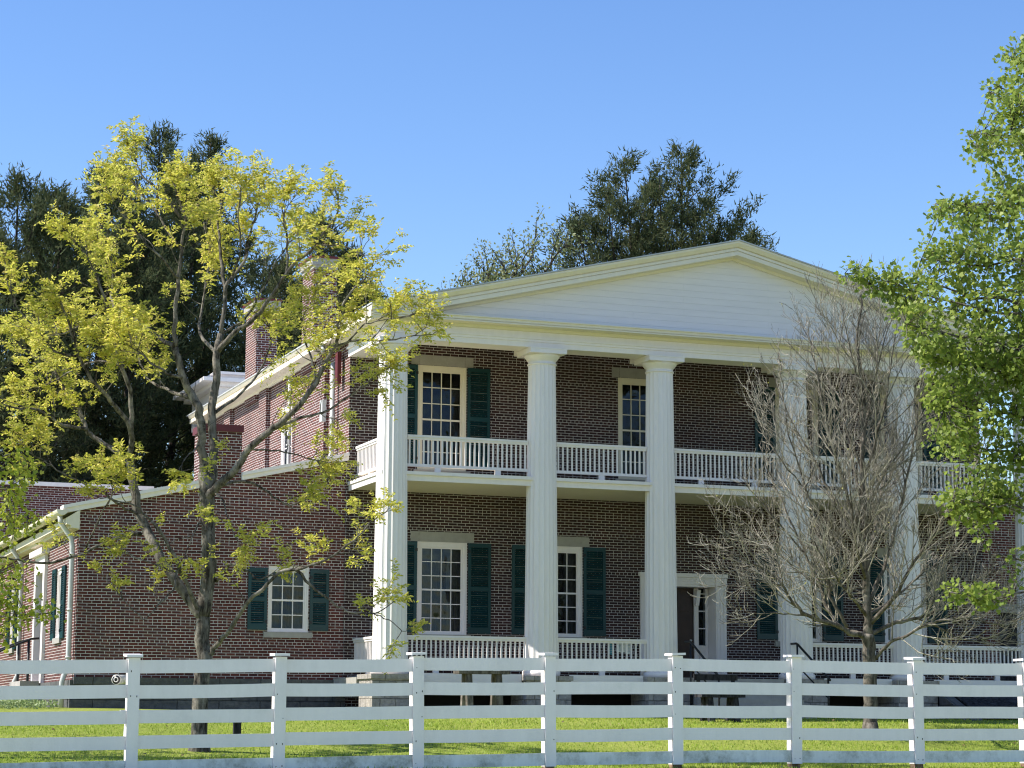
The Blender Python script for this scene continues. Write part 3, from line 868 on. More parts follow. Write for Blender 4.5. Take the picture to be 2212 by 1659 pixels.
tag(cd.build('conduit', MAT['metal']), 'thin pale conduit pipe running low along the fence under the camera', 'pipe')

# small things
p0 = at(511, 1618, 42.2)
m = MB(Matrix.Translation((p0.x, p0.y, gzs(p0.x, p0.y)))); m.box(-.07, .07, -.05, .05, -.2, .42); m.box(-.1, .1, -.08, -.0505, .0, .06); m.box(-.075, .075, -.055, .055, .4205, .44)
tag(m.build('wooden_stake', MAT['wood_dark']), 'short dark wooden stake in the grass right of the leafing tree trunk', 'stake')

def bench(u0, u1, v, z, h, mat, back, label, foot=.02):
    e = empty('bench', ((u0 + u1) / 2, v, z)); w2 = (u1 - u0) / 2
    m = MB(); m.box(-w2, w2, -.2, .2, h - .07, h); m.build('seat', MAT[mat], e)
    for x in (-w2 * .58, w2 * .58):
        m = MB(); m.hexa([(x - .07, -.3, -.1), (x + .07, -.3, -.1), (x + .07, -.17, -.1), (x - .07, -.17, -.1), (x - .07, -.16, h - .071), (x + .07, -.16, h - .071), (x + .07, -.04, h - .071), (x - .07, -.04, h - .071)]); m.build('leg', MAT[mat], e)
        m = MB(); m.hexa([(x - .07, .17, -.1), (x + .07, .17, -.1), (x + .07, .3, -.1), (x - .07, .3, -.1), (x - .07, .04, h - .071), (x + .07, .04, h - .071), (x + .07, .16, h - .071), (x - .07, .16, h - .071)]); m.build('leg', MAT[mat], e)
    if back:
        m = MB(); m.box(-w2, w2, .2, .24, h + .32, h + .46); m.build('backrest', MAT[mat], e)
        for x in (-w2 * .8, w2 * .8):
            m = MB(); m.box(x - .04, x + .04, .201, .239, h - .05, h + .3195); m.build('back_post', MAT[mat], e)
    tag(e, label, 'bench' if back else 'trestle')
    return e
def on_ground(px, v):      # u at picture column px for a given v
    r = at(px, 1500, 50) - CAM
    return CAM.x + r.x * (v - CAM.y) / r.y
v = -1.7
u0, u1 = on_ground(985, v), on_ground(1096, v)
t_ = bench(u0, u1, v, gzs(u0, v), 1.02, 'wood_old', False, 'weathered grey wooden trestle standing on the lawn before the left porch bay')
t_.name = 'trestle'
v = -2.9
u0, u1 = on_ground(1508, v), on_ground(1602, v)
bench(u0, u1, v, gzs(u0, v), .62, 'wood_dark', True, 'dark wooden bench in front of the entrance steps')

# notices tied to the porch railing
for k, (du, wd, hh, c) in enumerate(((5.53, .13, .3, 'blue'), (5.75, .2, .24, 'paper'), (5.97, .17, .27, 'paper'))):
    m = MB()
    vs = []
    for i in range(7):
        x = du + wd * 1.15 * i / 6
        for z in (3.0, 3.0 - hh): vs.append((x, .12 + .012 * math.sin(i * 1.9 + z * 3), z + .008 * math.sin(i + k)))
    m.add(vs, [(2 * i, 2 * i + 2, 2 * i + 3, 2 * i + 1) for i in range(6)], True)
    m.add([(x, y + .004, z) for x, y, z in vs], [(2 * i, 2 * i + 1, 2 * i + 3, 2 * i + 2) for i in range(6)], True)
    o = m.build('notice', MAT[c])
    tag(o, ('blue printed notice hanging behind the lower porch railing, left of two white sheets', 'white printed sheet behind the lower porch railing, between a blue notice and another sheet', 'white printed sheet behind the lower porch railing, nearest the third column')[k], 'notice', 'notices behind the porch railing')
    q = MB()
    for r_ in range(6):
        z = 2.96 - r_ * hh / 7.5
        q.box(du + .02, du + wd * (1.0 - .25 * ((r_ * 7) % 3) / 2), .098, .1, z - .004, z)
    q.build('printing', MAT['blue' if c == 'paper' else 'paper'], o)

# cellar hatch at the right
ha = empty('cellar_hatch', (15.6, -1.2, 1.2)); HI = Matrix.Translation(ha.location).inverted()
m = MB(HI)
for k in range(11):
    x = 14.55 + k * .235
    m.hexa([(x, -2.0, 1.22), (x + .225, -2.0, 1.22), (x + .225, -.62, 1.85), (x, -.62, 1.85), (x, -2.0, 1.26), (x + .225, -2.0, 1.26), (x + .225, -.62, 1.89), (x, -.62, 1.89)])
m.build('plank_door', MAT['wood_dark'], ha)
for x in (14.2, 17.2):
    m = MB(HI); m.hexa([(x, -2.1, 1.0), (x + .3, -2.1, 1.0), (x + .3, -.6, 1.0), (x, -.6, 1.0), (x, -2.1, 1.2), (x + .3, -2.1, 1.2), (x + .3, -.6, 1.86), (x, -.6, 1.86)]); m.build('stone_cheek', MAT['stone'], ha)
tag(ha, 'slanting dark plank cellar hatch with stone cheeks below the right porch bay', 'hatch')

# ---------------------------------------------------------------- trees
def catmull(pts, n=4):
    P = [Vector(p) for p in pts]
    if len(P) < 3: return P
    Q = [P[0] * 2 - P[1]] + P + [P[-1] * 2 - P[-2]]
    out = []
    for i in range(1, len(Q) - 2):
        a, b_, c, d = Q[i - 1], Q[i], Q[i + 1], Q[i + 2]
        for k in range(n):
            t = k / n
            out.append(.5 * ((2 * b_) + (c - a) * t + (2 * a - 5 * b_ + 4 * c - d) * t * t + (3 * b_ - a - 3 * c + d) * t ** 3))
    out.append(P[-1])
    return out

def sprout(rng, p, d, L, nseg, up=.1, wob=.25):
    pts = [Vector(p)]
    d = Vector(d).normalized()
    for i in range(nseg):
        d = (d + Vector((rng.gauss(0, wob), rng.gauss(0, wob), rng.gauss(0, wob) + up))).normalized()
        pts.append(pts[-1] + d * (L / nseg))
    return pts

def side_dir(rng, t, ang):
    a = t.orthogonal().normalized()
    a.rotate(Matrix.Rotation(rng.uniform(0, 2 * math.pi), 3, t))
    return (t * math.cos(ang) + a * math.sin(ang)).normalized()

def length(pts): return sum((b_ - a).length for a, b_ in zip(pts, pts[1:]))
def along(pts, t):
    i = min(int(t * (len(pts) - 1)), len(pts) - 2)
    f = t * (len(pts) - 1) - i
    return pts[i].lerp(pts[i + 1], f), (pts[i + 1] - pts[i]).normalized()

def unit(a): return a / np.maximum(np.linalg.norm(a, axis=1, keepdims=True), 1e-9)
def leaf_faces(nr, P, D, L, W, shape='rhomb', flat=0.0):
    """P base points, D directions, arrays; leaves of length L and width W"""
    n = len(P)
    D = unit(D)
    A = nr.normal(size=(n, 3)); A[:, 2] += flat * 3
    B = unit(np.cross(D, A))
    Nn = np.cross(B, D)
    L = np.broadcast_to(np.asarray(L, float), (n,))[:, None]; W = np.broadcast_to(np.asarray(W, float), (n,))[:, None]
    if shape == 'rhomb': o = [(0, 0, 0), (.45, .5, .06), (1, 0, -.04), (.45, -.5, .06)]
    elif shape == 'tri': o = [(0, -.5, 0), (1, 0, 0), (0, .5, 0)]
    else: o = [(0, 0, 0), (.12, .42, .03), (.42, .50, .08), (.55, .30, .05), (.95, .28, -.02), (.84, 0, .0), (.95, -.28, -.02), (.55, -.30, .05), (.42, -.50, .08), (.12, -.42, .03)]
    return np.stack([P + D * (a * L) + B * (b_ * W) + Nn * (c * L) for a, b_, c in o], axis=1)

def limb_tube(mb, pts, r0, r1, n=8, p=1.0):
    m = len(pts) - 1
    mb.tube(pts, [r0 + (r1 - r0) * (i / m) ** p for i in range(m + 1)], n)

def finish_tree(root, wood, wood_mat, leaves, leaf_mat):
    loc = root.location
    wood.v = [(x - loc.x, y - loc.y, z - loc.z) for x, y, z in wood.v]
    wood.build('trunk', wood_mat, root)
    if leaves is not None:
        poly_cloud('crown', leaves - np.array(loc, dtype=np.float32)[None, None, :], leaf_mat, root)

BARK1 = m_bark('grey_brown_bark', (.035, .03, .025), (.20, .18, .15), .8, .05)
BARK2 = m_bark('pale_grey_bark', (.06, .052, .042), (.17, .15, .125), 1.0, .015)
BARKD = m_bark('dark_bark', (.03, .025, .02), (.08, .065, .055), .6, .03)

# ---- leafing tree in front of the wing
def tree_leafing():
    rng = random.Random(5); nr = np.random.default_rng(5)
    D0 = 41.0
    base = at(430, 1640, D0); base.z = gzs(base.x, base.y)
    root = empty('leafing_tree', base)
    tag(root, 'tall tree with sparse yellow green spring leaves in front of the low brick wing', 'tree')
    wood = MB()
    T = [  # picture column and row, metres nearer (-) or farther (+), then radii
        ([(430, 1650, 0), (431, 1600, 0), (434, 1500, 0), (439, 1420, 0), (438, 1350, 0), (436, 1318, 0)], .162, .128),
        ([(436, 1330, 0), (422, 1318, 0), (364, 1234, .2), (320, 1150, .5), (298, 1103, .6), (287, 1041, .7), (280, 998, .8)], .105, .08),
        ([(280, 1000, .8), (251, 976, 1), (204, 943, 1.2), (189, 928, 1.2), (175, 896, 1.4), (145, 852, 1.6), (109, 786, 1.9), (65, 765, 2.2), (20, 720, 2.4)], .06, .02),
        ([(189, 928, 1.2), (138, 917, .9), (80, 885, .5), (30, 880, .2), (-30, 860, 0)], .04, .012),
        ([(280, 1000, .8), (283, 932, .4), (255, 885, .1), (233, 859, -.2), (205, 830, -.5), (170, 770, -.8), (150, 700, -1), (120, 640, -1.2)], .06, .018),
        ([(283, 932, .4), (284, 860, .2), (262, 790, .0), (240, 720, -.2), (225, 640, -.4), (190, 560, -.4), (160, 520, -.4)], .05, .015),
        ([(437, 1330, 0), (451, 1241, 0), (451, 1150, 0), (446, 1078, 0), (440, 1020, 0)], .14, .115),
        ([(440, 1030, 0), (436, 968, -.1), (433, 896, -.2), (418, 859, -.2), (396, 816, -.3), (386, 779, -.4), (378, 750, -.4)], .09, .06),
        ([(378, 750, -.4), (378, 692, -.5), (386, 601, -.7), (392, 540, -.8), (400, 474, -.9), (386, 435, -1), (374, 395, -1.1)], .05, .014),
        ([(378, 750, -.4), (340, 725, 0), (305, 699, .3), (269, 674, .6), (242, 655, .9), (244, 590, 1), (236, 530, 1.2), (215, 520, 1.3)], .045, .014),
        ([(242, 655, .9), (195, 690, 1.2), (140, 720, 1.5), (95, 730, 1.7)], .025, .01),
        ([(390, 470, -.8), (345, 410, -.6), (312, 385, -.5), (294, 352, -.4), (286, 322, -.4)], .03, .008),
        ([(392, 540, -.8), (330, 450, -.4), (290, 400, -.2), (268, 375, 0)], .026, .008),
        ([(452, 1100, 0), (458, 1041, .1), (462, 968, .2), (458, 896, .3), (466, 823, .4), (469, 765, .4), (477, 721, .5)], .095, .065),
        ([(477, 721, .5), (487, 637, .6), (500, 600, .7), (527, 565, .8), (540, 500, .9), (556, 450, 1), (560, 405, 1)], .045, .012),
        ([(487, 637, .6), (478, 560, .9), (473, 492, 1.1), (480, 425, 1.3), (472, 392, 1.3)], .04, .012),
        ([(469, 765, .4), (433, 717, .9), (440, 640, 1.3), (452, 560, 1.6), (440, 470, 1.9)], .04, .012),
        ([(470, 760, .4), (509, 717, .2), (546, 692, 0), (582, 648, -.2), (618, 590, -.4), (673, 536, -.6), (700, 500, -.6), (728, 465, -.7), (731, 422, -.7)], .055, .012),
        ([(618, 590, -.4), (620, 520, -.2), (610, 460, 0), (615, 430, 0)], .025, .008),
        ([(673, 536, -.6), (730, 530, -.9), (790, 560, -1.1), (800, 610, -1.2)], .02, .007),
        ([(446, 1078, 0), (469, 1049, -.2), (509, 1016, -.4), (538, 969, -.6), (582, 932, -.8), (626, 896, -1), (673, 841, -1.2), (700, 790, -1.3), (713, 765, -1.3), (728, 736, -1.4), (730, 690, -1.4), (750, 640, -1.4), (790, 600, -1.5)], .085, .014),
        ([(713, 750, -1.3), (770, 735, -1.5), (830, 735, -1.7), (880, 728, -1.8), (935, 722, -1.9)], .025, .007),
        ([(750, 740, -1.4), (790, 700, -1.7), (840, 690, -1.9), (890, 680, -2)], .018, .006),
        ([(582, 932, -.8), (640, 905, -.8), (684, 896, -.7), (740, 868, -.6), (790, 830, -.6), (840, 795, -.6)], .035, .008),
        ([(538, 969, -.6), (600, 975, -.3), (650, 985, 0), (690, 1000, .2)], .02, .007),
        ([(673, 841, -1.2), (680, 800, -1), (660, 740, -.6), (655, 690, -.4), (680, 640, -.3)], .028, .008),
        ([(469, 1049, -.2), (540, 1040, .3), (580, 1065, .5), (630, 1090, .6), (690, 1060, .6), (715, 1030, .6)], .03, .008),
        ([(458, 1060, 0), (480, 1080, -.5), (500, 1140, -.7), (520, 1180, -.8)], .02, .008),
        ([(466, 1255, 0), (498, 1220, -.4), (527, 1230, -.6), (560, 1249, -.8), (597, 1241, -.9)], .03, .012),
        ([(452, 1425, 0), (460, 1402, -.1), (491, 1369, -.4), (527, 1310, -.8), (567, 1270, -1.1), (604, 1238, -1.3), (655, 1227, -1.5), (709, 1205, -1.7), (764, 1169, -1.8), (800, 1130, -1.8), (835, 1105, -1.8)], .055, .010),
        ([(640, 1232, -1.4), (684, 1274, -1.2), (728, 1307, -1), (768, 1325, -.9), (815, 1322, -.8), (850, 1300, -.8)], .03, .008),
        ([(800, 1322, -.8), (840, 1340, -.8), (870, 1362, -.8), (882, 1358, -.8)], .012, .005),
        ([(305, 1154, .6), (255, 1161, .4), (182, 1194, .0), (91, 1216, -.4), (40, 1210, -.7), (0, 1203, -.9), (-40, 1195, -1)], .036, .012),
        ([(182, 1194, 0), (215, 1120, -.3), (240, 1070, -.5), (250, 1030, -.5)], .018, .006),
        ([(298, 1110, .6), (262, 1095, 0), (215, 1060, -.6), (150, 1030, -.9), (100, 1000, -1), (60, 975, -1.2)], .028, .008),
        ([(428, 1325, 0), (411, 1278, -.3), (382, 1216, -.5), (353, 1158, -.7), (327, 1125, -.8)], .045, .03),
        ([(327, 1125, -.8), (290, 1090, -1), (240, 1080, -1.2), (200, 1070, -1.3)], .022, .008),
        ([(385, 1225, -.5), (371, 1274, -.8), (338, 1310, -1), (309, 1336, -1), (269, 1296, -1), (262, 1280, -1)], .02, .007),
        ([(418, 1250, .0), (350, 1225, -1), (300, 1205, -1.1), (265, 1195, -1.2)], .016, .006),
        ([(433, 1120, 0), (415, 1160, -.4), (400, 1200, -.5)], .02, .008),
        ([(436, 960, -.1), (400, 990, -.6), (390, 1030, -.7)], .016, .007),
        ([(418, 859, -.2), (370, 845, .5), (320, 820, 1), (300, 770, 1.3), (290, 710, 1.5)], .04, .012),
        ([(396, 816, -.3), (350, 800, -.9), (300, 760, -1.2), (262, 740, -1.4)], .03, .010),
        ([(458, 896, .3), (520, 850, .8), (560, 800, 1.1), (585, 740, 1.3), (580, 690, 1.4)], .035, .01),
        ([(477, 721, .5), (530, 690, 1.2), (570, 620, 1.6), (600, 560, 1.8), (640, 500, 1.9)], .03, .01),
        ([(386, 601, -.7), (350, 560, -1.3), (310, 520, -1.5), (270, 470, -1.6), (248, 440, -1.7)], .026, .008),
        ([(500, 600, .7), (520, 540, .2), (515, 470, -.1), (520, 410, -.2)], .025, .008),
        ([(262, 790, 0), (215, 780, .5), (160, 800, .9), (100, 830, 1.2), (50, 850, 1.4)], .025, .008),
        ([(170, 770, -.8), (120, 760, -1.1), (70, 700, -1.3), (30, 650, -1.4), (10, 580, -1.4)], .025, .008),
    ]
    limbs = []
    for pts, r0, r1 in T:
        P = catmull([at(x, y, D0 + o) for x, y, o in pts], 4)
        for q in P[1:-1]:
            q += Vector((rng.gauss(0, .012), rng.gauss(0, .02), rng.gauss(0, .012)))
        limb_tube(wood, P, r0, r1, 12 if r0 > .1 else 8, .9)
        limbs.append((P, r0, r1))
    # flare at the foot
    wood.tube([base + Vector((0, 0, -.2)), base + Vector((0, 0, .05)), base + Vector((0, 0, .3))], [.25, .21, .165], 12)
    LP, LD = [], []
    def spray(p, d):
        """one compound leaf: leaflets in two rows along a drooping stalk"""
        d = (d + Vector((rng.gauss(0, .5), rng.gauss(0, .5), rng.gauss(-.05, .35)))).normalized()
        L = rng.uniform(.12, .24); k = rng.randint(3, 5)
        s = d.cross(Vector((rng.gauss(0, .3), rng.gauss(0, .3), 1))).normalized()
        for i in range(k):
            q = p + d * (L * (i + 1) / k) + Vector((0, 0, -.25 * (L * (i + 1) / k) ** 2 / L))
            for sg in (-1, 1):
                LP.append(q); LD.append(s * sg + d * .55 + Vector((rng.gauss(0, .25), rng.gauss(0, .25), rng.gauss(-.3, .3))))
    def twig(p, d, L, r, dens):
        P = sprout(rng, p, d, L, 4, .12, .22)
        wood.tube(P, [r, r * .8, r * .65, r * .5, r * .3], 4)
        n = int(L * 13 * dens) + 1
        for i in range(n):
            q, t = along(P, rng.uniform(.1, 1) if i else 1)
            spray(q, t)
        return P
    for li, (P, r0, r1) in enumerate(limbs[1:]):
        Lm = length(P)
        fine = r1 < .03
        zmean = P[-1].z
        low = zmean < base.z + 4.6
        # short leafy twigs and longer side branches
        n = int(Lm / (.27 if not low else .7)) + 1
        for k in range(n):
            t = rng.uniform(.30 if fine else .6, 1)
            if t < .55 and rng.random() < .5: continue
            q, d = along(P, t)
            dd = side_dir(rng, d, R(rng.uniform(25, 70)))
            dd = (dd + Vector((0, 0, .3))).normalized()
            if fine:
                L = rng.uniform(.35, .95) * (1.2 - .75 * t)
                B = sprout(rng, q, dd, L, 4, .1, .18)
                wood.tube(B, [.010, .009, .008, .006, .004], 4)
                for j in range(rng.randint(2, 4)):
                    a, b_ = along(B, rng.uniform(.45, 1))
                    twig(a, side_dir(rng, b_, R(rng.uniform(20, 75))), rng.uniform(.22, .6), .005, rng.uniform(.6, 1.5))
                twig(B[-1], B[-1] - B[-2], rng.uniform(.15, .35), .004, 1.5)
        if fine:
            q, d = along(P, 1)
            for j in range(4): twig(q, side_dir(rng, d, R(rng.uniform(5, 50))), rng.uniform(.12, .3), .005, 1.8)
    # a few short bare snags on the trunk and big limbs
    for k in range(26):
        P, r0, r1 = limbs[rng.choice([0, 1, 6, 7, 13, 20])]
        q, d = along(P, rng.uniform(.2, 1))
        B = sprout(rng, q, side_dir(rng, d, R(rng.uniform(50, 85))), rng.uniform(.15, .5), 4, .05, .3)
        wood.tube(B, [.012, .009, .007, .005, .003], 4)
    LP = np.array(LP); LD = np.array(LD)
    n = len(LP)
    leaves = leaf_faces(nr, LP, LD, nr.uniform(.05, .10, n), nr.uniform(.028, .042, n))
    print('leafing tree leaves', n)
    lm = m_leaf('young_leaf', [(.38, .42, .05), (.62, .59, .10), (.80, .73, .18), (.46, .48, .06), (.70, .55, .20)], .55)
    finish_tree(root, wood, BARK1, leaves, lm)
tree_leafing()

# ---- bare tree before the right half of the porch
def tree_bare():
    rng = random.Random(21); nr = np.random.default_rng(2)
    D0 = 49.0
    base = at(1880, 1568, D0); base.z = gzs(base.x, base.y) - .02
    root = empty('bare_tree', base)
    tag(root, 'leafless young tree with dense pale grey twigs in front of the right porch', 'tree')
    wood, tw, buds = MB(), MB(), []
    T = [
        ([(1880, 1580, 0), (1880, 1520, 0), (1880, 1450, 0), (1877, 1400, 0), (1875, 1370, 0)], .165, .145),
        ([(1875, 1375, 0), (1873, 1300, 0), (1872, 1220, 0), (1868, 1120, 0), (1862, 1000, 0), (1866, 880, 0), (1852, 760, 0), (1860, 660, 0), (1857, 600, 0)], .115, .010),
        ([(1870, 1375, 0), (1835, 1366, -.2), (1800, 1348, -.4), (1745, 1330, -.7), (1712, 1300, -.9), (1690, 1265, -1), (1640, 1225, -1.2), (1580, 1195, -1.3), (1530, 1175, -1.3)], .065, .008),
        ([(1868, 1372, 0), (1820, 1358, .4), (1790, 1325, .7), (1772, 1270, .9), (1742, 1200, 1.1), (1705, 1120, 1.2), (1665, 1030, 1.3), (1640, 960, 1.3)], .06, .008),
        ([(1830, 1355, .2), (1800, 1300, .1), (1785, 1240, 0), (1770, 1150, -.1), (1742, 1060, -.2), (1705, 940, -.3), (1690, 830, -.3), (1680, 760, -.3)], .045, .007),
        ([(1880, 1370, 0), (1935, 1345, .3), (1985, 1335, .5), (2030, 1315, .7), (2090, 1280, .9), (2150, 1230, 1), (2210, 1180, 1)], .055, .008),
        ([(1888, 1425, 0), (1925, 1388, -.3), (1960, 1372, -.6), (2010, 1345, -.9), (2090, 1335, -1.1), (2160, 1348, -1.2), (2230, 1320, -1.2)], .045, .008),
        ([(1878, 1350, 0), (1930, 1290, -.5), (1965, 1230, -.8), (2010, 1160, -1), (2060, 1080, -1.2), (2110, 1000, -1.2), (2130, 940, -1.2)], .055, .007),
        ([(1875, 1310, 0), (1918, 1200, .5), (1948, 1080, .8), (1972, 960, 1), (1990, 850, 1), (2000, 760, 1)], .05, .007),
        ([(1870, 1190, 0), (1825, 1050, -.6), (1790, 920, -.9), (1762, 790, -1), (1745, 700, -1)], .042, .007),
        ([(1866, 1040, 0), (1905, 900, -.4), (1925, 790, -.5), (1938, 690, -.5)], .035, .006),
        ([(1862, 1090, 0), (1832, 950, .7), (1815, 810, 1), (1802, 690, 1.1)], .036, .006),
        ([(1866, 940, 0), (1890, 820, .5), (1900, 720, .7), (1900, 640, .7)], .03, .006),
        ([(1870, 1250, 0), (1850, 1180, -1), (1838, 1080, -1.7), (1835, 970, -2)], .045, .007),
        ([(1870, 1230, 0), (1890, 1150, 1), (1905, 1040, 1.7), (1912, 930, 2)], .045, .007),
        ([(1872, 1330, 0), (1840, 1290, -1.0), (1800, 1240, -1.8), (1760, 1170, -2.2), (1730, 1090, -2.3)], .045, .007),
        ([(1874, 1330, 0), (1920, 1300, 1.2), (1970, 1260, 2), (2030, 1210, 2.4), (2090, 1150, 2.5)], .045, .007),
        ([(1871, 1200, 0), (1800, 1070, .3), (1738, 960, .5), (1695, 880, .6), (1668, 800, .6)], .036, .006),
        ([(1867, 1110, 0), (1925, 1000, .3), (1985, 915, .5), (2035, 850, .5)], .034, .006),
        ([(1864, 1020, 0), (1815, 890, .1), (1775, 780, .2), (1725, 690, .2)], .03, .006),
        ([(1865, 880, 0), (1838, 760, -.4), (1822, 680, -.5), (1810, 630, -.5)], .022, .005),
        ([(1866, 900, 0), (1900, 770, -.2), (1928, 680, -.3), (1945, 630, -.3)], .022, .005),
        ([(1742, 1060, -.2), (1690, 1000, -.5), (1650, 930, -.6), (1630, 880, -.6)], .02, .005),
        ([(1690, 1265, -1), (1640, 1255, -1.1), (1590, 1240, -1.1), (1545, 1215, -1.1)], .02, .006),
        ([(1745, 1330, -.7), (1690, 1325, -.9), (1630, 1325, -1), (1580, 1310, -1)], .02, .006),
        ([(1772, 1270, .9), (1720, 1230, 1), (1650, 1170, 1), (1590, 1120, 1), (1555, 1080, 1)], .028, .006),
        ([(1742, 1200, 1.1), (1690, 1140, .8), (1640, 1080, .7), (1600, 1030, .7)], .025, .006),
        ([(2010, 1345, -.9), (2080, 1380, -.6), (2150, 1375, -.5), (2210, 1340, -.5)], .018, .006),
        ([(2030, 1315, .7), (2100, 1310, .7), (2170, 1285, .7), (2240, 1240, .7)], .022, .006),
    ]
    limbs = [(catmull([at(x, y, D0 + o) for x, y, o in p], 4), r0, r1) for p, r0, r1 in T]
    for P, r0, r1 in limbs:
        for q in P[2:-1]: q += Vector((rng.gauss(0, .018), rng.gauss(0, .018), rng.gauss(0, .012)))
        limb_tube(wood, P, r0, r1, 8, .85)
    nt = 0
    def br(p, d, L, r, lvl):
        nonlocal nt
        nt += 1
        n = 5 if lvl < 2 else 4
        P = sprout(rng, p, d, L, n, .10 if lvl < 2 else .08, .075 if lvl < 2 else .12)
        tw.tube(P, [max(r * (1 - .75 * i / n), .0046) for i in range(n + 1)], 4 if lvl < 2 else 3, cap=False)
        if lvl < 3:
            k = int(L / (.17 if lvl == 1 else .20)) + (1 if lvl == 1 else 0)
            for i in range(k):
                t = rng.uniform(.22, 1)
                q, tt = along(P, t)
                dd = side_dir(rng, tt, R(rng.uniform(28, 58)))
                br(q, dd + Vector((0, 0, .18)), max(.14, L * rng.uniform(.32, .6) * (1.25 - .6 * t)), r * .6, lvl + 1)
        elif rng.random() < .02: buds.append((P[-1], P[-1] - P[-2]))
    for P, r0, r1 in limbs[1:]:
        Lm = length(P)
        k = int(Lm / .19)
        for i in range(k):
            t = .18 + .82 * (i + rng.random()) / k
            q, tt = along(P, min(t, .995))
            dd = side_dir(rng, tt, R(rng.uniform(28, 55)))
            rr = r0 + (r1 - r0) * t
            br(q, dd + Vector((0, 0, .06)), rng.uniform(.8, 2.0) * (1.22 - .88 * t), min(rr * .5, .014) + .003, 1)
    print('bare tree twigs', nt, len(wood.v))
    tw.v = [(x - base.x, y - base.y, z - base.z) for x, y, z in tw.v]
    tw.build('twigs', m_leaf('twig_bark', [(.06, .052, .045), (.36, .33, .28), (.13, .115, .095), (.50, .46, .40), (.20, .18, .15)], 0, .8, .15), root)
    wood.tube([base + Vector((0, 0, -.2)), base + Vector((0, 0, .04)), base + Vector((0, 0, .25))], [.23, .2, .164], 10)
    B = np.array([b_[0] for b_ in buds]); Dd = np.array([b_[1] for b_ in buds])
    leaves = leaf_faces(nr, B, Dd, nr.uniform(.04, .07, len(B)), .03)
    finish_tree(root, wood, BARK2, leaves, m_leaf('bud', [(.38, .36, .12), (.45, .42, .10)], .4))
tree_bare()

# ---- broad leaved tree at the right edge and the one at the left edge
def inside(poly, x, y):
    c = False
    for (x0, y0), (x1, y1) in zip(poly, poly[1:] + poly[:1]):
        if (y0 > y) != (y1 > y) and x < (x1 - x0) * (y - y0) / (y1 - y0) + x0: c = not c
    return c

def tree_edge(name, label, D0, trunk, tops, regions, seed, mat, leaf, shape, per):
    rng = random.Random(seed); nr = np.random.default_rng(seed)
    base = at(trunk[0][0], trunk[0][1], D0); base.z = gzs(base.x, base.y) - .05
    root = empty(name, base)
    tag(root, label, 'tree')
    wood = MB()
    TP = catmull([base] + [at(x, y, D0) for x, y, _ in trunk[1:]], 4)
    limb_tube(wood, TP, trunk[0][2], trunk[-1][2], 12, .9)
    nodes = []
    for tx, ty, o, s, r in tops:
        q, d = along(TP, s)
        e = at(tx, ty, D0 + o)
        mid = q.lerp(e, .45) + Vector((0, 0, -.12 * (e - q).length + .1))
        P = catmull([q, mid, e], 7)
        for w_ in P[1:-1]: w_ += Vector((rng.gauss(0, .05), rng.gauss(0, .05), rng.gauss(0, .05)))
        limb_tube(wood, P, r, .012, 7, .8)
        nodes += [(P[i], P[i] - P[i - 1]) for i in range(4, len(P))]
    NP = np.array([n_[0] for n_ in nodes])
    LP, LD = [], []
    for poly, count, dep in regions:
        xs = [p[0] for p in poly]; ys = [p[1] for p in poly]
        done = 0
        for _ in range(count * 30):
            if done >= count: break
            x, y = rng.uniform(min(xs), max(xs)), rng.uniform(min(ys), max(ys))
            if not inside(poly, x, y): continue
            # clumps keep off a few holes
            if math.sin(x * .045 + 1.3 * seed) * math.sin(y * .038 + seed) + .25 * math.sin(x * .11 + y * .09) > .74: continue
            done += 1
            e = at(x, y, D0 + rng.gauss(0, dep))
            j = int(np.argmin(((NP - np.array(e)) ** 2).sum(1) + nr.uniform(0, .3, len(NP))))
            a = Vector(NP[j])
            P = [a, a.lerp(e, .5) + Vector((rng.gauss(0, .06), rng.gauss(0, .06), rng.gauss(0, .06) - .05)), e]
            P = catmull(P, 3)
            wood.tube(P, [.011, .010, .009, .008, .006, .005, .004][:len(P)], 3, cap=False)
            d0 = (P[-1] - P[-3]).normalized()
            for k in range(per + rng.randint(-3, 4)):
                q, t = along(P, rng.uniform(.35, 1))
                off = Vector((rng.gauss(0, .10), rng.gauss(0, .10), rng.gauss(0, .09)))
                LP.append(q + off); LD.append(off.normalized() * .8 + d0 * .4 + Vector((rng.gauss(0, .4), rng.gauss(0, .4), rng.gauss(-.25, .4))))
    LP = np.array(LP); LD = np.array(LD); n = len(LP)
    L = nr.uniform(leaf * .7, leaf * 1.25, n)
    print(name, 'leaves', n)
    finish_tree(root, wood, BARK1, leaf_faces(nr, LP, LD, L, L * .95, shape, .35), mat)

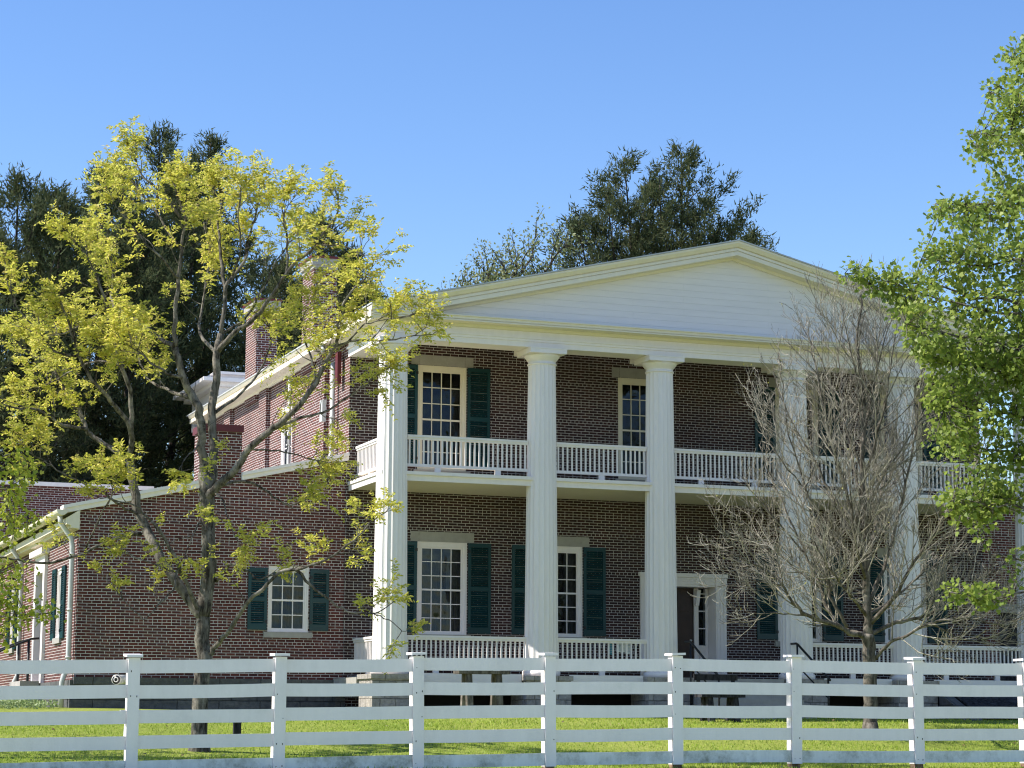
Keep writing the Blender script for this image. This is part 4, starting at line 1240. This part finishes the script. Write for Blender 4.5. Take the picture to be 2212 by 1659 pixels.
LEAFG = m_leaf('green_leaf', [(.15, .23, .04), (.27, .35, .07), (.38, .44, .10), (.18, .26, .05), (.36, .43, .10)], .5, .45, .3)
tree_edge('broadleaf_tree', 'bright green broad leaved tree leaning in from the right edge', 44.0,
    [(2440, 1600, .3), (2440, 1300, .26), (2430, 1000, .22), (2440, 700, .17), (2450, 400, .11), (2460, 120, .05), (2465, -60, .02)],
    [(2200, 130, 0, .9, .04), (2140, 200, .3, .86, .04), (2090, 290, -.4, .8, .05), (2020, 440, .2, .7, .06), (1990, 560, -.6, .62, .06), (1910, 600, .5, .56, .06), (1825, 590, .2, .54, .05),
     (1960, 700, -.8, .5, .06), (1990, 770, .6, .46, .06), (2010, 870, -.3, .42, .06), (2030, 950, .6, .36, .05), (2060, 1080, -.5, .3, .05), (2050, 1280, -.3, .22, .045), (2140, 1200, .5, .24, .04),
     (2250, 300, 1.5, .78, .05), (2250, 600, -1.8, .6, .06), (2300, 900, 1.8, .4, .06), (2640, 300, .5, .75, .05), (2750, 600, -.5, .6, .06), (2800, 900, .8, .42, .06), (2500, 0, 1, .9, .04), (2600, 1150, -1, .3, .05)],
    [([(2215, 60), (2165, 110), (2125, 185), (2112, 225), (2160, 300), (2085, 275), (2095, 345), (2150, 400), (2080, 420), (2010, 430), (2012, 470), (1990, 540), (1985, 600), (1925, 600), (1915, 640), (1945, 700), (1965, 770), (2000, 800), (2055, 820), (2212, 860), (2300, 860), (2320, 60)], 760, .95),
      ([(1990, 730), (1985, 800), (2000, 850), (2030, 900), (2060, 930), (2000, 940), (2040, 985), (2110, 990), (2130, 1030), (2200, 1020), (2320, 1000), (2320, 760)], 270, .7),
      ([(1800, 570), (1830, 560), (1880, 585), (1930, 575), (1960, 610), (1960, 650), (1900, 640), (1850, 605), (1815, 600)], 24, .25),
      ([(1935, 655), (1950, 720), (1985, 720), (1985, 640)], 10, .3),
      ([(2030, 1060), (2045, 1120), (2090, 1140), (2140, 1125), (2170, 1080), (2240, 1110), (2240, 1000), (2120, 1010), (2080, 1050)], 85, .4),
      ([(2000, 925), (2015, 950), (2060, 950), (2060, 920)], 6, .2),
      ([(2030, 1255), (2075, 1240), (2110, 1275), (2180, 1262), (2205, 1290), (2150, 1300), (2120, 1320), (2080, 1300), (2040, 1275)], 20, .25),
      ([(2170, 1200), (2260, 1180), (2260, 1300), (2200, 1250)], 12, .3),
      ([(2300, -40), (2480, -120), (2700, 60), (2850, 400), (2900, 800), (2750, 1200), (2400, 1250), (2300, 1000)], 380, 2.0)],
    8, LEAFG, .098, 'lobed', 18)
LEAFL = m_leaf('fresh_leaf', [(.26, .32, .03), (.42, .46, .06), (.50, .50, .08), (.30, .38, .04)], .48, .4, .4)
tree_edge('drooping_tree', 'green leaved branches of a tree drooping in from the left edge before the wing', 38.5,
    [(-260, 1660, .26), (-255, 1400, .22), (-250, 1100, .17), (-260, 800, .1), (-270, 500, .04)],
    [(40, 985, 0, .6, .035), (60, 1110, .4, .5, .035), (20, 1050, -.5, .55, .03), (95, 1325, 0, .36, .035), (30, 1250, .4, .4, .03), (0, 1370, -.3, .32, .03), (-60, 900, .3, .66, .04), (-480, 900, 0, .6, .04), (-450, 1200, 0, .45, .04), (-280, 450, 0, .9, .03)],
    [([(-40, 930), (40, 960), (75, 1010), (80, 1060), (40, 1080), (90, 1110), (70, 1150), (20, 1190), (-40, 1200)], 52, .5),
     ([(-40, 1215), (40, 1200), (75, 1240), (60, 1290), (110, 1310), (100, 1350), (40, 1345), (-5, 1400), (-40, 1410)], 48, .45),
     ([(-60, 500), (-500, 420), (-620, 900), (-500, 1350), (-60, 1350)], 200, 1.5)],
    4, LEAFL, .085, 'lobed', 15)

# ---- cedars and the small pale tree behind the house
CEDM = m_leaf('cedar_foliage', [(.048, .066, .033), (.075, .095, .045), (.11, .125, .058), (.06, .08, .04), (.14, .14, .07)], .34, .8, .1)
def make_cedar(seed, H, Rw, leaders, dens=1.0, z_low=.08):
    """local mesh of an old cedar: ragged boughs of upright sprays; leaders = [(dx, dy, height share)]"""
    rng = random.Random(seed); nr = np.random.default_rng(seed)
    wood = MB(); LP, LD, LL = [], [], []
    for dx, dy, hs in leaders:
        h = H * hs
        P = catmull([(0, 0, -.3), (dx * .25, dy * .25, h * .3), (dx * .7, dy * .7, h * .62), (dx, dy, h)], 5)
        limb_tube(wood, P, .32 * hs, .02, 8, .8)
        nb = int(115 * dens)
        for i in range(nb):
            t = z_low + (1 - z_low) * ((i + rng.random()) / nb) ** .7
            q, d = along(P, min(t, .99))
            rad = Rw * (min(1, (1 - t) / .24) ** 1.0) * (.5 + .65 * rng.random()) + .2
            az = rng.uniform(0, 2 * math.pi)
            el = rng.uniform(-.15, .35) + .5 * t
            dv = Vector((math.cos(az) * math.cos(el), math.sin(az) * math.cos(el), math.sin(el)))
            B = sprout(rng, q, dv, rad, 5, .10, .16)
            wood.tube(B, [.05 * (1 - t) + .012, .035 * (1 - t) + .01, .02, .014, .01, .006], 4, cap=False)
            nc = int(5 + rad * 5.0)
            for k in range(nc):
                s = rng.uniform(.22, 1.03)
                c, dd = along(B, min(s, .999))
                side = side_dir(rng, dd, R(rng.uniform(20, 75)))
                tip = (side + Vector((0, 0, .55))).normalized()
                ln = rng.uniform(.35, .8) * (1.15 - .4 * s)
                for m_ in range(15):
                    f = rng.random()
                    LP.append(c + tip * (ln * f) + Vector((rng.gauss(0, .09), rng.gauss(0, .09), rng.gauss(0, .08))))
                    LD.append(tip + Vector((rng.gauss(0, .6), rng.gauss(0, .6), rng.gauss(.05, .5)))); LL.append(rng.uniform(.10, .28))
    LP = np.array(LP); LD = np.array(LD); LL = np.array(LL)
    V = leaf_faces(nr, LP, LD, LL, LL * .27, 'tri')
    return wood, V.astype(np.float32)

def place_cedar(px, py, d, spec, label, seed, group='dark cedars behind the house'):
    """crown top seen at px, py"""
    top = at(px, py, d)
    loc = Vector((top.x, top.y, 1.5))
    H = top.z - loc.z
    wood, V = make_cedar(seed, H, *spec)
    root = empty('cedar_tree', loc)
    tag(root, label, 'tree', group)
    wood.build('trunk', BARKD, root)
    poly_cloud('crown', V, CEDM, root)
place_cedar(345, 292, 78, (3.6, [(0, 0, 1), (1.6, .5, .93), (-1.5, -.5, .9)], .85), 'tallest dark cedar, its top just behind the top of the leafing tree', 31)
place_cedar(455, 305, 82, (3.4, [(0, 0, 1), (-1.0, .8, .95)], .95), 'dark cedar whose top stands just right of the leafing tree top', 32)
place_cedar(225, 378, 74, (3.6, [(0, 0, 1), (-1.8, .5, .96), (1.4, 0, .9)], .85), 'broad round topped dark cedar left of the tallest one', 33)
place_cedar(40, 400, 70, (3.4, [(0, 0, 1), (1.6, .4, .97), (-1.6, .2, .9)], .85), 'dark cedar at the left edge of the row', 34)
place_cedar(700, 478, 76, (2.6, [(0, 0, 1), (1.2, .3, .93), (-1.4, .2, .9)], .9), 'dark cedar behind the tall brick chimneys', 35)
place_cedar(570, 560, 88, (3.2, [(0, 0, 1), (1.2, .2, .9)], .8), 'low dark cedar filling the gap left of the chimneys', 36)
place_cedar(1472, 330, 84, (4.8, [(0, 0, 1), (-1.1, -.3, .95), (-2.2, .6, .985), (1.2, .4, .915), (2.4, .5, .865), (-4.3, .2, .86), (-3.2, 0, .91)], .62), 'lone dark cedar with ragged peaks rising behind the pediment', 37)
place_cedar(130, 520, 92, (3.8, [(0, 0, 1), (2.2, .2, .95)], .8), 'shaded dark cedar standing behind the left cedars', 38)
place_cedar(1625, 512, 88, (1.2, [(0, 0, 1)], .6, .6), 'small dark cedar tip just right of the pediment peak', 39)

def small_pale():
    rng = random.Random(12); nr = np.random.default_rng(12)
    d = 78
    top = at(1075, 480, d); loc = Vector((top.x, top.y, 1.5))
    root = empty('pale_tree', loc)
    tag(root, 'small thin crowned pale green tree showing over the left slope of the pediment', 'tree')
    wood = MB(); LP, LD = [], []
    H = top.z - loc.z
    P = catmull([(0, 0, -.2), (.2, 0, H * .35), (-.1, .1, H * .55), (.15, 0, H * .84)], 5)
    limb_tube(wood, P, .22, .1, 8)
    def br(p, dv, L, r, lvl):
        B = sprout(rng, p, dv, L, 5, .12, .2)
        wood.tube(B, [r * (1 - .7 * i / 5) for i in range(6)], 5 if lvl < 2 else 3, cap=False)
        if lvl >= 2:
            for k in range(int(L * 16) + 4):
                q, t = along(B, rng.uniform(.25, 1)); o = Vector((rng.gauss(0, .13), rng.gauss(0, .13), rng.gauss(0, .12)))
                LP.append(q + o); LD.append(o)
        if lvl < 3:
            for k in range(6 if lvl < 2 else 3):
                q, t = along(B, rng.uniform(.3, 1))
                br(q, side_dir(rng, t, R(rng.uniform(25, 60))) + Vector((0, 0, .15)), L * rng.uniform(.35, .6), r * .5, lvl + 1)
    for k in range(18):
        q, t = along(P, rng.uniform(.7, 1))
        br(q, side_dir(rng, t, R(rng.uniform(20, 80))), H * rng.uniform(.10, .17), .07, 1)
    LP = np.array(LP); LD = np.array(LD); n = len(LP)
    print('pale tree', n)
    V = leaf_faces(nr, LP, LD + nr.normal(size=(n, 3)) * .05, nr.uniform(.09, .17, n), .08).astype(np.float32)
    wood.build('trunk', BARKD, root)
    poly_cloud('crown', V, m_leaf('pale_leaf', [(.14, .18, .07), (.24, .27, .12), (.32, .33, .18)], .35), root)
small_pale()

# ---------------------------------------------------------------- grass
def grass():
    nr = np.random.default_rng(1)
    n = 150000
    u = nr.uniform(-17, 24, n); v = nr.uniform(-18.5, -1.2, n)
    keep = (v < -1.45 + .15 * np.sin(u * 3.1) + .1 * np.sin(u * 7.7)) & (u > (v + 49) * -.06 - 13)
    u, v = u[keep], v[keep]; n = len(u)
    z = np.array([gzs(a, b_) for a, b_ in zip(u, v)])
    P = np.stack([u, v, z - .01], 1)
    D = nr.normal(size=(n, 3)) * .45; D[:, 2] = 1
    patch = .75 + .5 * np.sin(u * .7 + np.sin(v * .9) * 2) ** 2
    L = nr.uniform(.035, .085, n) * patch
    V = leaf_faces(nr, P, D, L, nr.uniform(.014, .026, n), 'tri')
    gm = m_leaf('grass_blade', [(.18, .27, .03), (.32, .44, .05), (.42, .52, .08), (.26, .37, .04), (.56, .60, .16)], .42, .5, .3)
    tag(poly_cloud('grass', V, gm), 'short bright green lawn grass', 'grass', kind='stuff')
grass()
def cover():
    nr = np.random.default_rng(9); n = 9000
    u = nr.uniform(-15, -7.3, n); v = nr.uniform(1.5, 7.0, n)
    z = np.array([gzs(a, b_) for a, b_ in zip(u, v)]) + nr.uniform(0, .16, n)
    D = nr.normal(size=(n, 3)); D[:, 2] += .8
    V = leaf_faces(nr, np.stack([u, v, z], 1), D, nr.uniform(.05, .1, n), .05)
    tag(poly_cloud('ground_cover', V, m_leaf('cover_leaf', [(.20, .28, .10), (.32, .38, .20), (.26, .34, .14)], .3)), 'pale green ground cover beside the wing at the left edge', 'ground cover', kind='stuff')
cover()
def litter():
    nr = np.random.default_rng(4); n = 420
    u = nr.uniform(-16, 22, n); v = nr.uniform(-18, -1.6, n)
    z = np.array([gzs(a, b_) for a, b_ in zip(u, v)]) + .05
    D = nr.normal(size=(n, 3)); D[:, 2] *= .25
    V = leaf_faces(nr, np.stack([u, v, z], 1), D, nr.uniform(.04, .10, n), .05, 'rhomb', 1)
    tag(poly_cloud('fallen_leaves', V, m_leaf('dry_leaf', [(.10, .06, .03), (.22, .15, .07), (.38, .33, .22), (.06, .045, .03)], .1)), 'dry brown leaves scattered over the lawn', 'fallen leaves', kind='stuff')
litter()
